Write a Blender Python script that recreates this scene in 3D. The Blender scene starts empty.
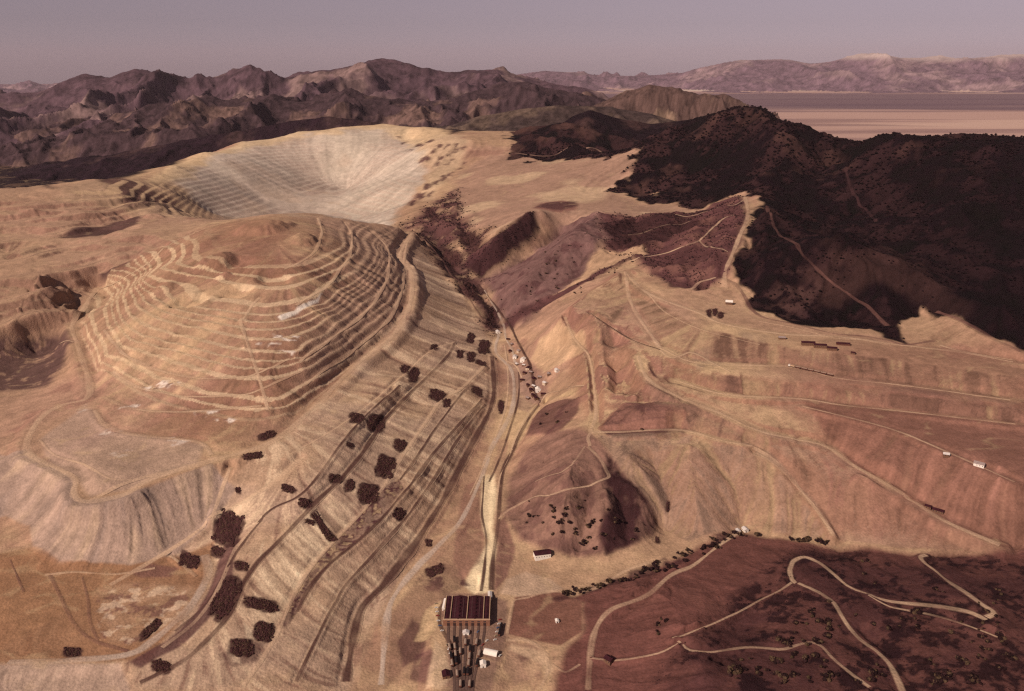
import bpy, math, random
import numpy as np

random.seed(7)
RNG = np.random.default_rng(11)
S = bpy.context.scene
C = S.collection

# ------------------------------------------------------------------ camera
FPX, CX, CY = 850.0, 512.0, 345.5
PITCH = math.radians(18.26)
CAM = np.array((0.0, 0.0, 700.0))
cam_d = bpy.data.cameras.new('camera')
cam = bpy.data.objects.new('camera', cam_d)
C.objects.link(cam)
cam.location = CAM
cam.rotation_euler = (math.pi / 2 - PITCH, 0, 0)
cam_d.sensor_fit = 'HORIZONTAL'
cam_d.angle = 2 * math.atan(512 / FPX)
cam_d.clip_start = 1.0
cam_d.clip_end = 200000.0
S.camera = cam

# ------------------------------------------------------------------ light
SUN_EL, SUN_AZ = math.radians(36), (-0.72, -0.69)      # az: horizontal direction TOWARDS the sun
SUN_TINT = (1.0, 0.785, 0.635)
SKY_TINT = (1.0, 0.78, 0.88, 1)
w = bpy.data.worlds.new('World')
S.world = w
w.use_nodes = True
nt = w.node_tree
nt.nodes.clear()
out = nt.nodes.new('ShaderNodeOutputWorld')
bg = nt.nodes.new('ShaderNodeBackground')
sky = nt.nodes.new('ShaderNodeTexSky')
sky.sky_type = 'NISHITA'
sky.sun_disc = False
sky.sun_elevation = SUN_EL
sky.sun_rotation = math.atan2(SUN_AZ[0], SUN_AZ[1])
sky.altitude = 2300
sky.dust_density = 2.0
hs = nt.nodes.new('ShaderNodeHueSaturation')
hs.inputs['Saturation'].default_value = 0.22
tint = nt.nodes.new('ShaderNodeMix')
tint.data_type = 'RGBA'
tint.blend_type = 'MULTIPLY'
tint.inputs[0].default_value = 1.0
tint.inputs[7].default_value = SKY_TINT
nt.links.new(sky.outputs[0], hs.inputs['Color'])
nt.links.new(hs.outputs[0], tint.inputs[6])
nt.links.new(tint.outputs[2], bg.inputs[0])
bg.inputs[1].default_value = 0.053
nt.links.new(bg.outputs[0], out.inputs[0])

sd = bpy.data.lights.new('sun', 'SUN')
sd.energy = 4.7
sd.angle = math.radians(0.5)
sd.color = SUN_TINT
sun = bpy.data.objects.new('sun', sd)
C.objects.link(sun)
_h = math.hypot(*SUN_AZ)
_dir = (SUN_AZ[0] / _h * math.cos(SUN_EL), SUN_AZ[1] / _h * math.cos(SUN_EL), math.sin(SUN_EL))
from mathutils import Vector
sun.rotation_euler = Vector(_dir).to_track_quat('Z', 'Y').to_euler()

S.view_settings.view_transform = 'Standard'
S.view_settings.look = 'None'
S.view_settings.exposure = -0.12
S.view_settings.gamma = 1.0
S.cycles.filter_width = 1.3
S.cycles.use_denoising = False
S.cycles.volume_bounces = 0
S.cycles.max_bounces = 4
S.cycles.diffuse_bounces = 2

# ------------------------------------------------------------------ helpers: pixel <-> world
cp, sp = math.cos(PITCH), math.sin(PITCH)

def ray(u, v):
    u = np.asarray(u, float); v = np.asarray(v, float)
    a = (u - CX) / FPX; b = (v - CY) / FPX
    return np.stack([a, cp - b * sp, -sp - b * cp], -1)

def at_z(u, v, z):
    d = ray(u, v)
    t = (z - CAM[2]) / d[..., 2]
    return CAM + d * np.asarray(t)[..., None]

def at_y(u, v, y):
    d = ray(u, v)
    t = y / d[..., 1]
    return CAM + d * np.asarray(t)[..., None]

def smooth(e0, e1, x):
    t = np.clip((x - e0) / (e1 - e0), 0, 1)
    return t * t * (3 - 2 * t)

# ------------------------------------------------------------------ noise
def _hash(ix, iy, seed):
    h = (ix.astype(np.int64) * 374761393 + iy.astype(np.int64) * 668265263 + seed * 982451653) & 0xFFFFFFFF
    h = ((h ^ (h >> 13)) * 1274126177) & 0xFFFFFFFF
    return ((h ^ (h >> 16)) & 0xFFFF).astype(np.float32) / 65535.0

def vnoise(x, y, seed=0):
    ix = np.floor(x); iy = np.floor(y)
    fx = (x - ix).astype(np.float32); fy = (y - iy).astype(np.float32)
    fx = fx * fx * fx * (fx * (fx * 6 - 15) + 10); fy = fy * fy * fy * (fy * (fy * 6 - 15) + 10)
    a = _hash(ix, iy, seed); b = _hash(ix + 1, iy, seed); c = _hash(ix, iy + 1, seed); d = _hash(ix + 1, iy + 1, seed)
    return ((a + (b - a) * fx) * (1 - fy) + (c + (d - c) * fx) * fy) * 2 - 1

def fbm(x, y, scale, oct=4, seed=0, gain=0.5):
    r = 0; amp = 1.0; tot = 0
    ca, sa = math.cos(0.6), math.sin(0.6)
    x = x / scale; y = y / scale
    for o in range(oct):
        r = r + amp * vnoise(x, y, seed + o * 17)
        tot += amp; amp *= gain
        x, y = (x * ca - y * sa) * 2.03 + 13.1, (x * sa + y * ca) * 2.03 + 7.7
    return r / tot

def ridged(x, y, scale, oct=5, seed=0):
    r = 0; amp = 1.0; tot = 0; prev = 1.0
    ca, sa = math.cos(0.7), math.sin(0.7)
    x = x / scale; y = y / scale
    for o in range(oct):
        n = 1 - np.abs(vnoise(x, y, seed + o * 31))
        n = n * n
        r = r + amp * n * prev
        prev = np.clip(n * 1.6, 0, 1)
        tot += amp; amp *= 0.5
        x, y = (x * ca - y * sa) * 2.1 + 3.3, (x * sa + y * ca) * 2.1 + 9.2
    return r / tot

# ------------------------------------------------------------------ terrain control lines (pixel u, v, elevation z)
LINES = {
 'canyon': [(467,690,-18),(467,640,-10),(467,607,-6),(488,560,0),(495,500,8),(500,470,13),(508,430,20),(512,400,26),(512,365,34),(508,340,40),(490,300,60),(470,280,78),(450,260,96),(437,240,115),(425,225,132),(405,205,150)],
 'haul0': [(412,233,166),(400,256,150),(411,272,141),(410,303,126),(394,334,114),(355,366,105),(320,401,99),(281,436,95),(250,450,92),(211,460,88),(151,479,82),(125,494,78),(87,502,73),(74,494,73),(75,479,74),(57,468,74),(27,450,72),(39,420,76),(62,405,80),(90,393,86),(78,346,95),(72,327,100),(82,311,110),(98,288,125)],
 'toe': [(6,515,26),(20,525,24),(33,545,20),(60,562,19),(100,567,19),(130,565,20),(180,553,22),(205,533,30),(225,505,50)],
 'lb1': [(400,385,86),(366,415,86),(340,445,84),(305,491,66),(267,513,52),(235,554,38),(224,574,31),(206,603,24),(175,632,15)],
 'l1': [(455,343,66),(446,358,67),(420,384,69),(394,410,68),(377,432,66),(362,454,67),(340,480,60),(310,509,51),(273,547,40),(258,562,35),(242,586,28),(229,615,20),(203,644,14),(180,663,10),(140,683,4)],
 'l2': [(484,366,46),(462,388,51),(440,402,53),(427,421,53),(407,449,52),(390,475,47),(383,488,44),(356,519,35),(325,551,27),(302,580,20),(288,609,13),(279,630,9),(261,661,5),(244,685,2)],
 'l4': [(482,399,37),(462,421,39),(433,454,40),(414,480,40),(397,500,37),(371,529,31),(333,561,23),(312,584,17),(297,612,10)],
 'l5': [(485,404,31),(462,434,31),(445,460,31),(433,480,28),(417,503,24),(405,519,21),(375,553,15),(346,584,9),(337,600,6),(328,615,4),(314,644,0),(296,682,-6)],
 'l6': [(492,356,42),(494,389,30),(490,410,25),(475,439,20),(460,467,16),(443,500,11),(417,541,4),(399,565,0),(380,589,-5),(363,606,-9),(354,635,-13),(346,682,-17)],
 'vroad': [(499,334,41),(496,352,37),(512,372,32),(512,410,25),(492,447,17),(481,478,12),(462,519,6),(439,545,2),(417,567,-2),(397,592,-6),(388,612,-9),(384,649,-13),(381,685,-18)],
 'rrail': [(541,403,30),(531,415,27),(519,436,22),(513,450,18),(503,470,14),(500,493,10),(498,524,6),(493,558,1),(491,590,-4)],
 'padroad': [(8,662,9),(70,660,10),(125,655,12),(151,642,14),(189,608,19),(208,574,23),(204,555,25)],
 # the mound
 'crest': [(270,216,272),(300,213,262),(330,215,250),(350,219,237),(385,227,206),(402,229,188)],
 # right hand dumps
 'e1': [(625,272,185),(632,305,165),(660,348,145)],
 'e2': [(625,272,185),(648,293,178),(699,313,170),(724,324,165),(783,334,160),(841,337,158),(900,345,155),(960,352,152),(1013,362,150)],
 'toeforest': [(690,285,186),(722,290,176),(751,299,168),(757,313,163),(802,325,160),(833,331,158),(880,335,156),(900,341,155),(919,316,168),(947,326,172),(1013,351,164)],
 'c2': [(680,318,168),(699,325,166),(740,338,160),(783,346,157),(841,352,156),(900,360,153),(1013,378,149)],
 'b1c': [(699,372,138),(790,381,136),(837,387,134),(900,393,132),(1010,408,126)],
 'b1': [(660,348,145),(699,363,139),(790,367,138),(837,378,136),(900,385,134),(1010,400,128)],
 'b2': [(675,380,120),(724,394,117),(802,399,115),(841,405,113),(900,411,112),(1015,424,108)],
 'b3': [(802,406,112),(888,428,108),(943,450,103),(1015,482,97)],
 'e7': [(638,356,140),(648,379,128),(675,395,118),(722,414,106),(763,432,96),(822,445,84),(853,465,72),(900,492,58),(943,520,45),(1000,545,36)],
 'b5': [(590,432,85),(620,432,86),(680,430,88),(724,441,86),(759,449,82),(794,480,60),(822,520,30),(833,537,21)],
 'facetoe': [(657,526,12),(690,540,11),(740,528,13)],
 'peak2': [(590,313,156),(612,328,150),(632,340,146),(660,350,144)],
 'peak2down': [(590,313,156),(598,336,136),(606,370,112),(610,400,98)],
 'v23': [(612,350,116),(618,375,94),(622,400,86)],
 'fan': [(625,350,136),(640,385,112),(650,402,106)],
 'peak3': [(565,317,136),(574,338,122),(589,356,112),(594,385,98),(596,414,90),(590,432,85)],
 'p3toe': [(540,330,75),(525,345,50),(522,360,42),(530,385,38),(548,392,42)],
 'apexridge': [(625,272,185),(608,285,172),(590,296,158),(565,312,138)],
 'darkband': [(645,257,188),(615,270,165),(575,293,130),(545,312,95),(520,326,60)],
 'palewedge': [(640,247,200),(602,250,190),(585,272,150),(555,292,112)],
 'spur': [(600,216,225),(575,238,196),(550,262,158),(525,292,100),(512,312,62)],
 'gully1': [(565,226,172),(535,244,140),(510,260,112),(480,275,84)],
 'r1': [(545,214,212),(525,222,196),(500,240,160),(480,256,120),(468,266,92)],
 'knob': [(573,427,84),(592,443,83),(612,461,74),(635,487,58),(650,510,38)],
 'gullyhill': [(500,612,-5),(548,594,-3),(590,586,0),(627,576,3),(692,552,8),(741,534,12),(833,543,17),(920,555,22),(1010,550,28)],
 'roadridge': [(745,197,288),(748,215,276),(740,235,258),(732,255,235),(725,272,208),(724,288,180)],
 'fspur': [(766,208,312),(776,224,292),(800,250,252),(822,275,220),(860,305,186),(890,326,164)],
 'plateauedge': [(600,214,226),(640,212,228),(680,213,228),(710,212,230)],
}
PTS = [
 # mound body
 (262,222,276),(235,235,258),(215,262,236),(218,278,218),(178,285,200),(190,300,196),(240,305,198),(270,275,228),(300,262,240),(330,240,248),(300,290,214),(330,300,192),(355,270,206),(385,255,184),(390,290,152),(360,320,148),(330,335,158),(300,350,160),
 (240,345,164),(240,370,142),(240,400,116),(200,400,112),(150,385,112),(150,360,130),(110,350,130),(95,330,122),(130,320,160),(140,300,178),(120,290,150),(155,270,212),(180,255,222),(200,430,94),(130,425,88),(90,430,80),(60,440,76),(280,395,122),(320,370,126),(150,450,82),(240,430,98),
 # left dumps beyond the mound
 (50,300,150),(20,300,152),(45,283,168),(70,275,165),(85,300,118),(8,325,120),(30,352,58),(50,345,64),(15,378,50),(35,385,56),(6,410,56),(20,425,62),(50,255,186),(10,250,190),(100,245,196),(140,250,202),(100,228,206),(130,218,214),(60,236,206),(110,270,172),(125,264,176),(90,258,190),(20,230,214),(60,215,236),(150,205,236),(20,205,262),(70,195,272),(120,190,276),(160,232,226),(200,225,236),(-60,260,190),(-60,330,110),(-60,400,60),(-60,210,250),(-120,300,140),(-150,450,40),
 # low pads lower left
 (30,600,15),(60,590,16),(100,610,14),(140,600,16),(60,640,10),(10,560,20),(150,575,20),(180,580,21),(30,680,4),(90,680,3),(-60,560,18),(-80,640,8),(230,690,2),(330,690,-14),(195,545,27),(110,690,1),
 # pit
 (345,190,95),(260,198,125),(380,212,92),(320,212,76),(300,170,190),(200,190,200),(215,212,128),(175,205,196),(140,183,266),(170,190,238),(240,170,230),(345,150,270),(390,160,240),(400,185,180),(420,160,258),(430,150,300),(450,140,338),(410,140,310),(440,185,190),(455,165,245),(440,205,165),(465,205,180),
 (345,126,374),(300,131,352),(240,141,318),(205,152,300),(175,166,280),(120,180,282),(60,185,285),(20,190,284),(385,124,372),(420,128,366),(450,136,345),(-40,195,280),(470,146,318),
 # plateau on the right
 (480,180,222),(500,165,262),(560,160,276),(630,157,286),(600,185,246),(660,203,226),(560,203,218),(520,200,204),(560,180,250),(500,215,186),(540,205,214),(640,190,240),(690,207,230),
 # brush slopes
 (640,232,206),(680,228,222),(650,250,196),(690,255,216),(690,272,196),(665,275,184),(715,225,252),(745,280,190),(752,255,220),(650,262,190),(760,240,262),(780,290,186),(820,310,172),
 # knob and its foot
 (560,480,63),(540,450,50),(530,480,40),(590,500,54),(560,515,36),(620,505,42),(600,535,20),(600,553,8),(560,553,4),(530,540,5),(515,500,14),(510,480,14),(540,520,22),(640,478,62),(662,500,40),(655,470,66),(640,445,84),(560,430,66),(535,430,42),
 (560,400,62),(545,420,44),(640,410,104),(670,412,104),(690,425,95),(640,432,87),(700,470,62),(740,480,58),(700,505,36),(780,510,34),(570,340,104),(550,350,74),(570,370,84),(560,380,66),
 # lower right hill
 (795,568,36),(850,590,40),(690,600,24),(620,640,9),(590,657,2),(550,625,-4),(540,680,-8),(700,680,34),(850,640,46),(800,690,48),(950,620,46),(1000,680,58),(920,572,32),(990,612,46),(660,630,18),(740,580,24),(760,630,34),(900,690,54),(1100,600,50),(1100,700,62),(650,690,18),(1150,540,34),
 (1010,520,56),(880,470,82),(800,460,78),(850,500,50),(900,530,30),(870,540,22),(1080,420,106),(1080,480,92),(1080,380,140),(1100,330,190),
]
# points given by pixel and distance (for the far side of crests)
DPTS = [(u, v, y) for u, v, y in [
 (900,200,2450),(900,250,2100),(950,200,2350),(1000,250,1950),(1000,300,1760),(850,200,2650),(850,160,3150),(780,170,3050),(700,170,3250),(660,150,3650),(900,300,1880),(950,280,1900),(940,150,2700),(1100,250,1900),(840,250,2250),(830,225,2400),(720,190,3000),
 (650,134,3900),(700,116,4000),(735,108,3900),(760,107,3750),(800,121,3500),(830,127,3350),(860,129,3150),(900,125,2980),(930,129,2880),(960,131,2800),(1015,137,2700),(1100,142,2600),(1200,150,2500),
 (600,140,4450),(560,138,4450)]]
BACK = [(262,2850,200),(262,3150,110),(300,2950,180),(300,3200,90),(340,2950,170),(340,3200,85),(380,2950,150),(380,3150,110),(200,2700,226),(200,3000,180),(150,2800,240),(230,3300,100),
 (700,5000,180),(760,4700,150),(830,4300,100),(900,3900,80),(960,3700,60),(1020,3600,40),(1150,3400,20),(600,5300,260),(500,5300,290),(400,5300,240),(300,5300,150),(200,5300,100),(100,5300,60),(0,5300,40),(-100,5300,40),(0,4200,60),(100,4300,70),(150,4500,90),(-100,4000,80),(250,5100,160),(20,3500,200),(100,3800,200),
 (900,5200,-150),(1050,5200,-200),(1200,5200,-220),(760,5400,0),
 (400,600,-30),(700,600,40),(200,600,-10),(900,600,60),(0,600,0),(1100,600,70),(-150,700,0),(-250,1500,60),(-250,2500,180),(1300,1500,120),(1300,800,70),(1300,2200,240)]

ctl = []
for nm, L in LINES.items():
    P = at_z([p[0] for p in L], [p[1] for p in L], np.array([p[2] for p in L], float))
    for i in range(len(P) - 1):
        n = max(1, int(np.linalg.norm(P[i + 1] - P[i]) / 55))
        for k in range(n):
            ctl.append(P[i] + (P[i + 1] - P[i]) * k / n)
    ctl.append(P[-1])
for u, v, z in PTS:
    ctl.append(at_z(u, v, float(z)))
for u, v, y in DPTS:
    ctl.append(at_y(u, v, float(y)))
for u, y, z in BACK:
    a = (u - CX) / FPX / (cp + sp * (700 - z) / y) * 1.0
    # exact: depth = y*cp + (700-z)*sp
    x = (u - CX) / FPX * (y * cp + (700 - z) * sp)
    ctl.append(np.array((x, y, z), float))
ctl = np.array(ctl)
# drop near duplicates
keep = []
for i in range(len(ctl)):
    if all((ctl[i, 0] - ctl[j, 0]) ** 2 + (ctl[i, 1] - ctl[j, 1]) ** 2 > 64 for j in keep):
        keep.append(i)
ctl = ctl[keep]
n = len(ctl)
CC = 11.0
def kern(dx, dy):
    return np.sqrt(dx * dx + dy * dy + CC * CC)
A = np.zeros((n + 3, n + 3))
A[:n, :n] = kern(ctl[:, None, 0] - ctl[None, :, 0], ctl[:, None, 1] - ctl[None, :, 1])
A[:n, :n] += np.eye(n) * -2.0            # slight smoothing
A[:n, n] = 1; A[:n, n + 1] = ctl[:, 0] / 1000; A[:n, n + 2] = ctl[:, 1] / 1000
A[n:, :n] = A[:n, n:].T
rhs = np.zeros(n + 3); rhs[:n] = ctl[:, 2]
W = np.linalg.solve(A, rhs)

def rbf(x, y):
    sh = x.shape
    x = x.ravel().astype(np.float32); y = y.ravel().astype(np.float32)
    o = np.empty(x.shape, np.float32)
    wx = W[:n].astype(np.float32); c0 = ctl[:, 0].astype(np.float32); c1 = ctl[:, 1].astype(np.float32)
    for s in range(0, len(x), 8192):
        e = s + 8192
        dx = x[s:e, None] - c0; dy = y[s:e, None] - c1
        dx *= dx; dy *= dy; dx += dy; dx += CC * CC
        np.sqrt(dx, out=dx)
        o[s:e] = dx @ wx
    o = o.astype(float) + W[n] + W[n + 1] * x / 1000 + W[n + 2] * y / 1000
    return o.reshape(sh)

# ------------------------------------------------------------------ the near grid (log distance x azimuth)
Y0, Y1, K, AMAX, DA = 430.0, 6200.0, 0.0021, 1.22, 0.00172
NI = int(math.log(Y1 / Y0) / K) + 1
NJ = int(2 * AMAX / DA) + 1
yi = Y0 * np.exp(K * np.arange(NI)); aj = -AMAX + DA * np.arange(NJ)
GY = np.repeat(yi[:, None], NJ, 1); GX = yi[:, None] * aj[None, :]

def upsample(c, si, sj):
    # c sampled every si rows, sj cols
    ii = np.arange(NI) / si; jj = np.arange(NJ) / sj
    i0 = np.minimum(ii.astype(int), c.shape[0] - 2); j0 = np.minimum(jj.astype(int), c.shape[1] - 2)
    fi = (ii - i0)[:, None]; fj = (jj - j0)[None, :]
    a = c[i0][:, j0]; b = c[i0][:, j0 + 1]; d = c[i0 + 1][:, j0]; e = c[i0 + 1][:, j0 + 1]
    return (a * (1 - fj) + b * fj) * (1 - fi) + (d * (1 - fj) + e * fj) * fi

ci = np.arange(0, NI + 3, 3); cj = np.arange(0, NJ + 3, 3)
yc = Y0 * np.exp(K * ci); ac = -AMAX + DA * cj
Zc = rbf(yc[:, None] * ac[None, :], np.repeat(yc[:, None], len(cj), 1))
Z = upsample(Zc, 3, 3)

def gidx(x, y):
    i = np.log(np.maximum(y, 1) / Y0) / K
    j = (x / y + AMAX) / DA
    return i, j

def lookup(G, x, y):
    x = np.asarray(x, float); y = np.asarray(y, float)
    i, j = gidx(x, y)
    i = np.clip(i, 0, NI - 1.001); j = np.clip(j, 0, NJ - 1.001)
    i0 = i.astype(int); j0 = j.astype(int); fi = i - i0; fj = j - j0
    return (G[i0, j0] * (1 - fj) + G[i0, j0 + 1] * fj) * (1 - fi) + (G[i0 + 1, j0] * (1 - fj) + G[i0 + 1, j0 + 1] * fj) * fi

TS = np.exp(np.linspace(math.log(600), math.log(6100), 900))
def hit(u, v, G=None):
    """pixel -> first point of the near terrain"""
    if G is None: G = Z
    d = ray(u, v).reshape(-1, 3)
    d = d / d[:, 1:2]
    P = CAM + d[:, None, :] * TS[None, :, None]
    h = lookup(G, P[..., 0], P[..., 1])
    below = P[..., 2] <= h
    k = np.where(below.any(1), below.argmax(1), len(TS) - 1)
    k = np.maximum(k, 1)
    r = np.arange(len(d))
    f1 = P[r, k, 2] - h[r, k]; f0 = P[r, k - 1, 2] - h[r, k - 1]
    t = np.clip(f0 / (f0 - f1 + 1e-9), 0, 1)[:, None]
    Q = P[r, k - 1] * (1 - t) + P[r, k] * t
    return Q

def spline(P, step):
    """Catmull-Rom resampling of a polyline (any dimension)"""
    P = np.asarray(P, float)
    if len(P) < 3:
        Q = np.vstack([P[0] * 2 - P[1], P, P[-1] * 2 - P[-2]])
    else:
        Q = np.vstack([P[0] * 2 - P[1], P, P[-1] * 2 - P[-2]])
    o = []
    for i in range(1, len(Q) - 2):
        m = max(1, int(np.linalg.norm((Q[i + 1] - Q[i])[:2]) / step))
        t = (np.arange(m) / m)[:, None]
        p0, p1, p2, p3 = Q[i - 1], Q[i], Q[i + 1], Q[i + 2]
        o.append(0.5 * (2 * p1 + (p2 - p0) * t + (2 * p0 - 5 * p1 + 4 * p2 - p3) * t * t + (3 * p1 - p0 - 3 * p2 + p3) * t ** 3))
    o.append(P[-1:])
    return np.vstack(o)

def seg_dist(px, py, L, closed=False):
    """distance to polyline, and interpolation index; px,py flat"""
    best = np.full(px.shape, 1e18); bt = np.zeros(px.shape)
    m = len(L) if closed else len(L) - 1
    for i in range(m):
        a = L[i]; b = L[(i + 1) % len(L)]
        dx, dy = b[0] - a[0], b[1] - a[1]
        ll = dx * dx + dy * dy + 1e-9
        t = np.clip(((px - a[0]) * dx + (py - a[1]) * dy) / ll, 0, 1)
        d = (px - a[0] - t * dx) ** 2 + (py - a[1] - t * dy) ** 2
        m_ = d < best
        best = np.where(m_, d, best); bt = np.where(m_, i + t, bt)
    return np.sqrt(best), bt

def box_sel(x0, x1, y0, y1):
    i0 = max(0, int(math.log(max(y0, Y0) / Y0) / K) - 1); i1 = min(NI, int(math.log(max(y1, Y0 + 1) / Y0) / K) + 2)
    c = [x0 / y0, x0 / y1, x1 / y0, x1 / y1]
    j0 = max(0, int((min(c) + AMAX) / DA) - 1); j1 = min(NJ, int((max(c) + AMAX) / DA) + 2)
    return slice(i0, i1), slice(j0, max(j1, j0 + 1))

def flatten(L, wi, wo, amount=1.0):
    """cut a bench along the 3-d polyline L: level inside wi, natural outside wo"""
    L = np.asarray(L)
    CH = 14
    for s in range(0, len(L) - 1, CH):
        P = L[s:s + CH + 1]
        if len(P) < 2: continue
        y0 = max(P[:, 1].min() - wo, Y0)
        sl = box_sel(P[:, 0].min() - wo, P[:, 0].max() + wo, y0, P[:, 1].max() + wo)
        x = GX[sl]; y = GY[sl]
        if x.size == 0: continue
        d, t = seg_dist(x.ravel(), y.ravel(), P)
        d = d.reshape(x.shape); t = t.reshape(x.shape)
        zt = np.interp(t, np.arange(len(P)), P[:, 2])
        wgt = (1 - smooth(wi, wo, d)) * amount
        Z[sl] = Z[sl] * (1 - wgt) + zt * wgt

def to_world(L):
    """list of (u,v) pixels or (u,'d',dist) -> world xy on the terrain"""
    o = []
    for p in L:
        if len(p) == 3:
            u, _, y = p
            z = 250.0
            o.append(((u - CX) / FPX * (y * cp + (700 - z) * sp), y))
        else:
            q = hit(p[0], p[1])[0]
            o.append((q[0], q[1]))
    return np.array(o)

def u_to_a_(u, y=3500.0, z=400.0):
    return (u - CX) / FPX * (y * cp + (700 - z) * sp) / y
def poly_mask(L, soft=6.0, wob=8.0, wscale=40.0, seed=3, full=False):
    """soft edged mask of a polygon on the ground"""
    L = to_world(L)
    m = np.zeros((NI, NJ), np.float32)
    pad = soft + wob + 5
    sl = box_sel(L[:, 0].min() - pad, L[:, 0].max() + pad, max(L[:, 1].min() - pad, Y0), L[:, 1].max() + pad)
    x = GX[sl]; y = GY[sl]
    sh = x.shape
    rel = np.clip(y / 1200.0, 0.8, 4)
    wx = x + wob * rel * fbm(x, y, wscale * 2, 3, seed); wy = y + 1.5 * wob * rel * fbm(x, y, wscale * 2, 3, seed + 5)
    px = wx.ravel(); py = wy.ravel()
    d, _ = seg_dist(px, py, L, True)
    ins = np.zeros(px.shape, bool)
    for i in range(len(L)):
        a = L[i]; b = L[(i + 1) % len(L)]
        if a[1] == b[1]: continue
        c = ((a[1] > py) != (b[1] > py)) & (px < (b[0] - a[0]) * (py - a[1]) / (b[1] - a[1]) + a[0])
        ins ^= c
    sd_ = np.where(ins, d, -d).reshape(sh)
    m[sl] = smooth(-soft, soft, sd_ / np.clip(rel, 1, 3))
    return m

# ------------------------------------------------------------------ zones (pixel outlines dropped onto the ground)
MOUND = [(412,233),(413,272),(410,303),(394,334),(355,366),(320,401),(281,436),(250,447),(205,447),(150,440),(110,428),(93,400),(78,346),(82,311),(98,288),(130,262),(180,235),(230,222),(270,217),(300,215),(350,221),(385,229)]
FOREST = [(505,'d',5050),(512,156),(640,151),(628,178),(606,192),(650,197),(690,208),(722,200),(738,196),(760,200),(752,240),(738,265),(726,282),(750,296),(757,311),(802,324),(833,330),(880,334),(900,342),(904,324),(919,312),(960,320),(1013,349),(1150,380),(1400,'d',1500),(1400,'d',4200),(1000,'d',4600),(800,'d',5200)]
BRUSHR = [(592,219),(640,215),(700,212),(722,200),(742,198),(750,215),(742,245),(728,275),(700,288),(668,288),(640,264),(605,247)]
SPUR = [(478,275),(510,259),(540,242),(565,226),(592,216),(606,238),(590,262),(560,290),(525,325),(512,322),(498,310),(488,290)]
R1 = [(462,264),(472,252),(496,238),(524,220),(536,216),(541,226),(522,246),(500,262),(480,273)]
BAND = [(645,258),(625,266),(590,284),(545,308),(512,330),(500,325),(512,312),(560,292),(590,275),(618,264)]
PALEW = [(600,248),(642,246),(646,255),(612,268),(590,277),(556,294),(575,278)]
CANYON = [(405,222),(430,205),(452,190),(462,205),(478,225),(492,240),(472,262),(486,285),(500,312),(500,340),(488,330),(470,305),(440,268),(422,240)]
KNOB = [(575,428),(592,436),(612,461),(635,487),(657,523),(655,534),(632,545),(610,556),(575,556),(545,548),(520,540),(506,515),(506,480),(525,452),(545,436)]
CLIFF = [(606,456),(635,487),(657,523),(655,534),(630,546),(608,556),(598,540),(612,510),(600,485)]
KNOLL = [(597,428),(612,414),(625,405),(655,403),(682,407),(689,425),(684,436),(650,439),(615,441)]
KNOLL2 = [(527,436),(531,418),(545,408),(583,400),(578,412),(562,430),(548,437)]
HILL = [(572,655),(585,640),(586,604),(566,597),(590,588),(627,578),(692,554),(741,536),(775,540),(833,545),(920,555),(1020,548),(1250,545),(1300,760),(590,800),(540,740),(556,690)]
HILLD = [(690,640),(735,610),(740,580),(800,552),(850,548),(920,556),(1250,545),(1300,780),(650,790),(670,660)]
FIELD = [(515,597),(559,592),(582,603),(582,632),(561,645),(507,634)]
DUMPF = [(6,455),(27,450),(57,468),(75,480),(76,498),(87,501),(125,493),(150,488),(211,466),(235,490),(210,525),(180,553),(130,566),(60,562),(33,546),(30,525),(6,515),(-60,520),(-60,440)]
HOLLOW = [(-20,345),(40,335),(60,328),(70,345),(58,370),(45,388),(-20,392)]
SLOT1 = [(58,237),(80,229),(110,221),(138,215),(140,222),(110,232),(75,238)]
SLOT2 = [(98,274),(115,266),(130,261),(129,270),(112,275)]
PITF = [(168,178),(205,156),(240,145),(262,138),(300,132),(345,127),(385,125),(402,128),(418,140),(428,152),(425,172),(415,190),(398,212),(372,222),(330,216),(260,213),(210,213),(190,200)]
PITGREY = [(185,182),(250,165),(320,168),(335,190),(300,215),(220,214),(195,203)]
TOWN = [(418,150),(430,138),(452,134),(470,146),(458,166),(442,186),(428,200),(420,190),(430,168)]
FAN = [(1100,425),(1013,424),(900,411),(840,405),(802,402),(824,428),(853,464),(900,490),(943,518),(1000,548),(1100,550)]
YELLOW = [(483,476),(494,474),(497,500),(494,530),(491,592),(474,592),(463,582),(474,562),(486,542),(482,515)]
PAD = [(740,442),(765,434),(822,446),(853,466),(900,494),(943,521),(985,545),(905,548),(833,538),(824,520),(794,480)]
TOPBENCH = [(650,292),(700,312),(724,322),(783,332),(841,336),(900,344),(880,336),(833,332),(802,326),(756,314),(750,299),(722,290),(695,287)]
PITLEFT = [(60,186),(110,180),(170,180),(196,204),(214,214),(185,218),(120,205),(60,196)]
PITTERR = [(95,180),(118,178),(150,190),(180,200),(176,206),(130,206)]
GULLYW = [(548,597),(585,586),(627,574),(660,560),(692,547),(735,530),(745,535),(700,556),(650,575),(610,587),(560,600)]

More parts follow.
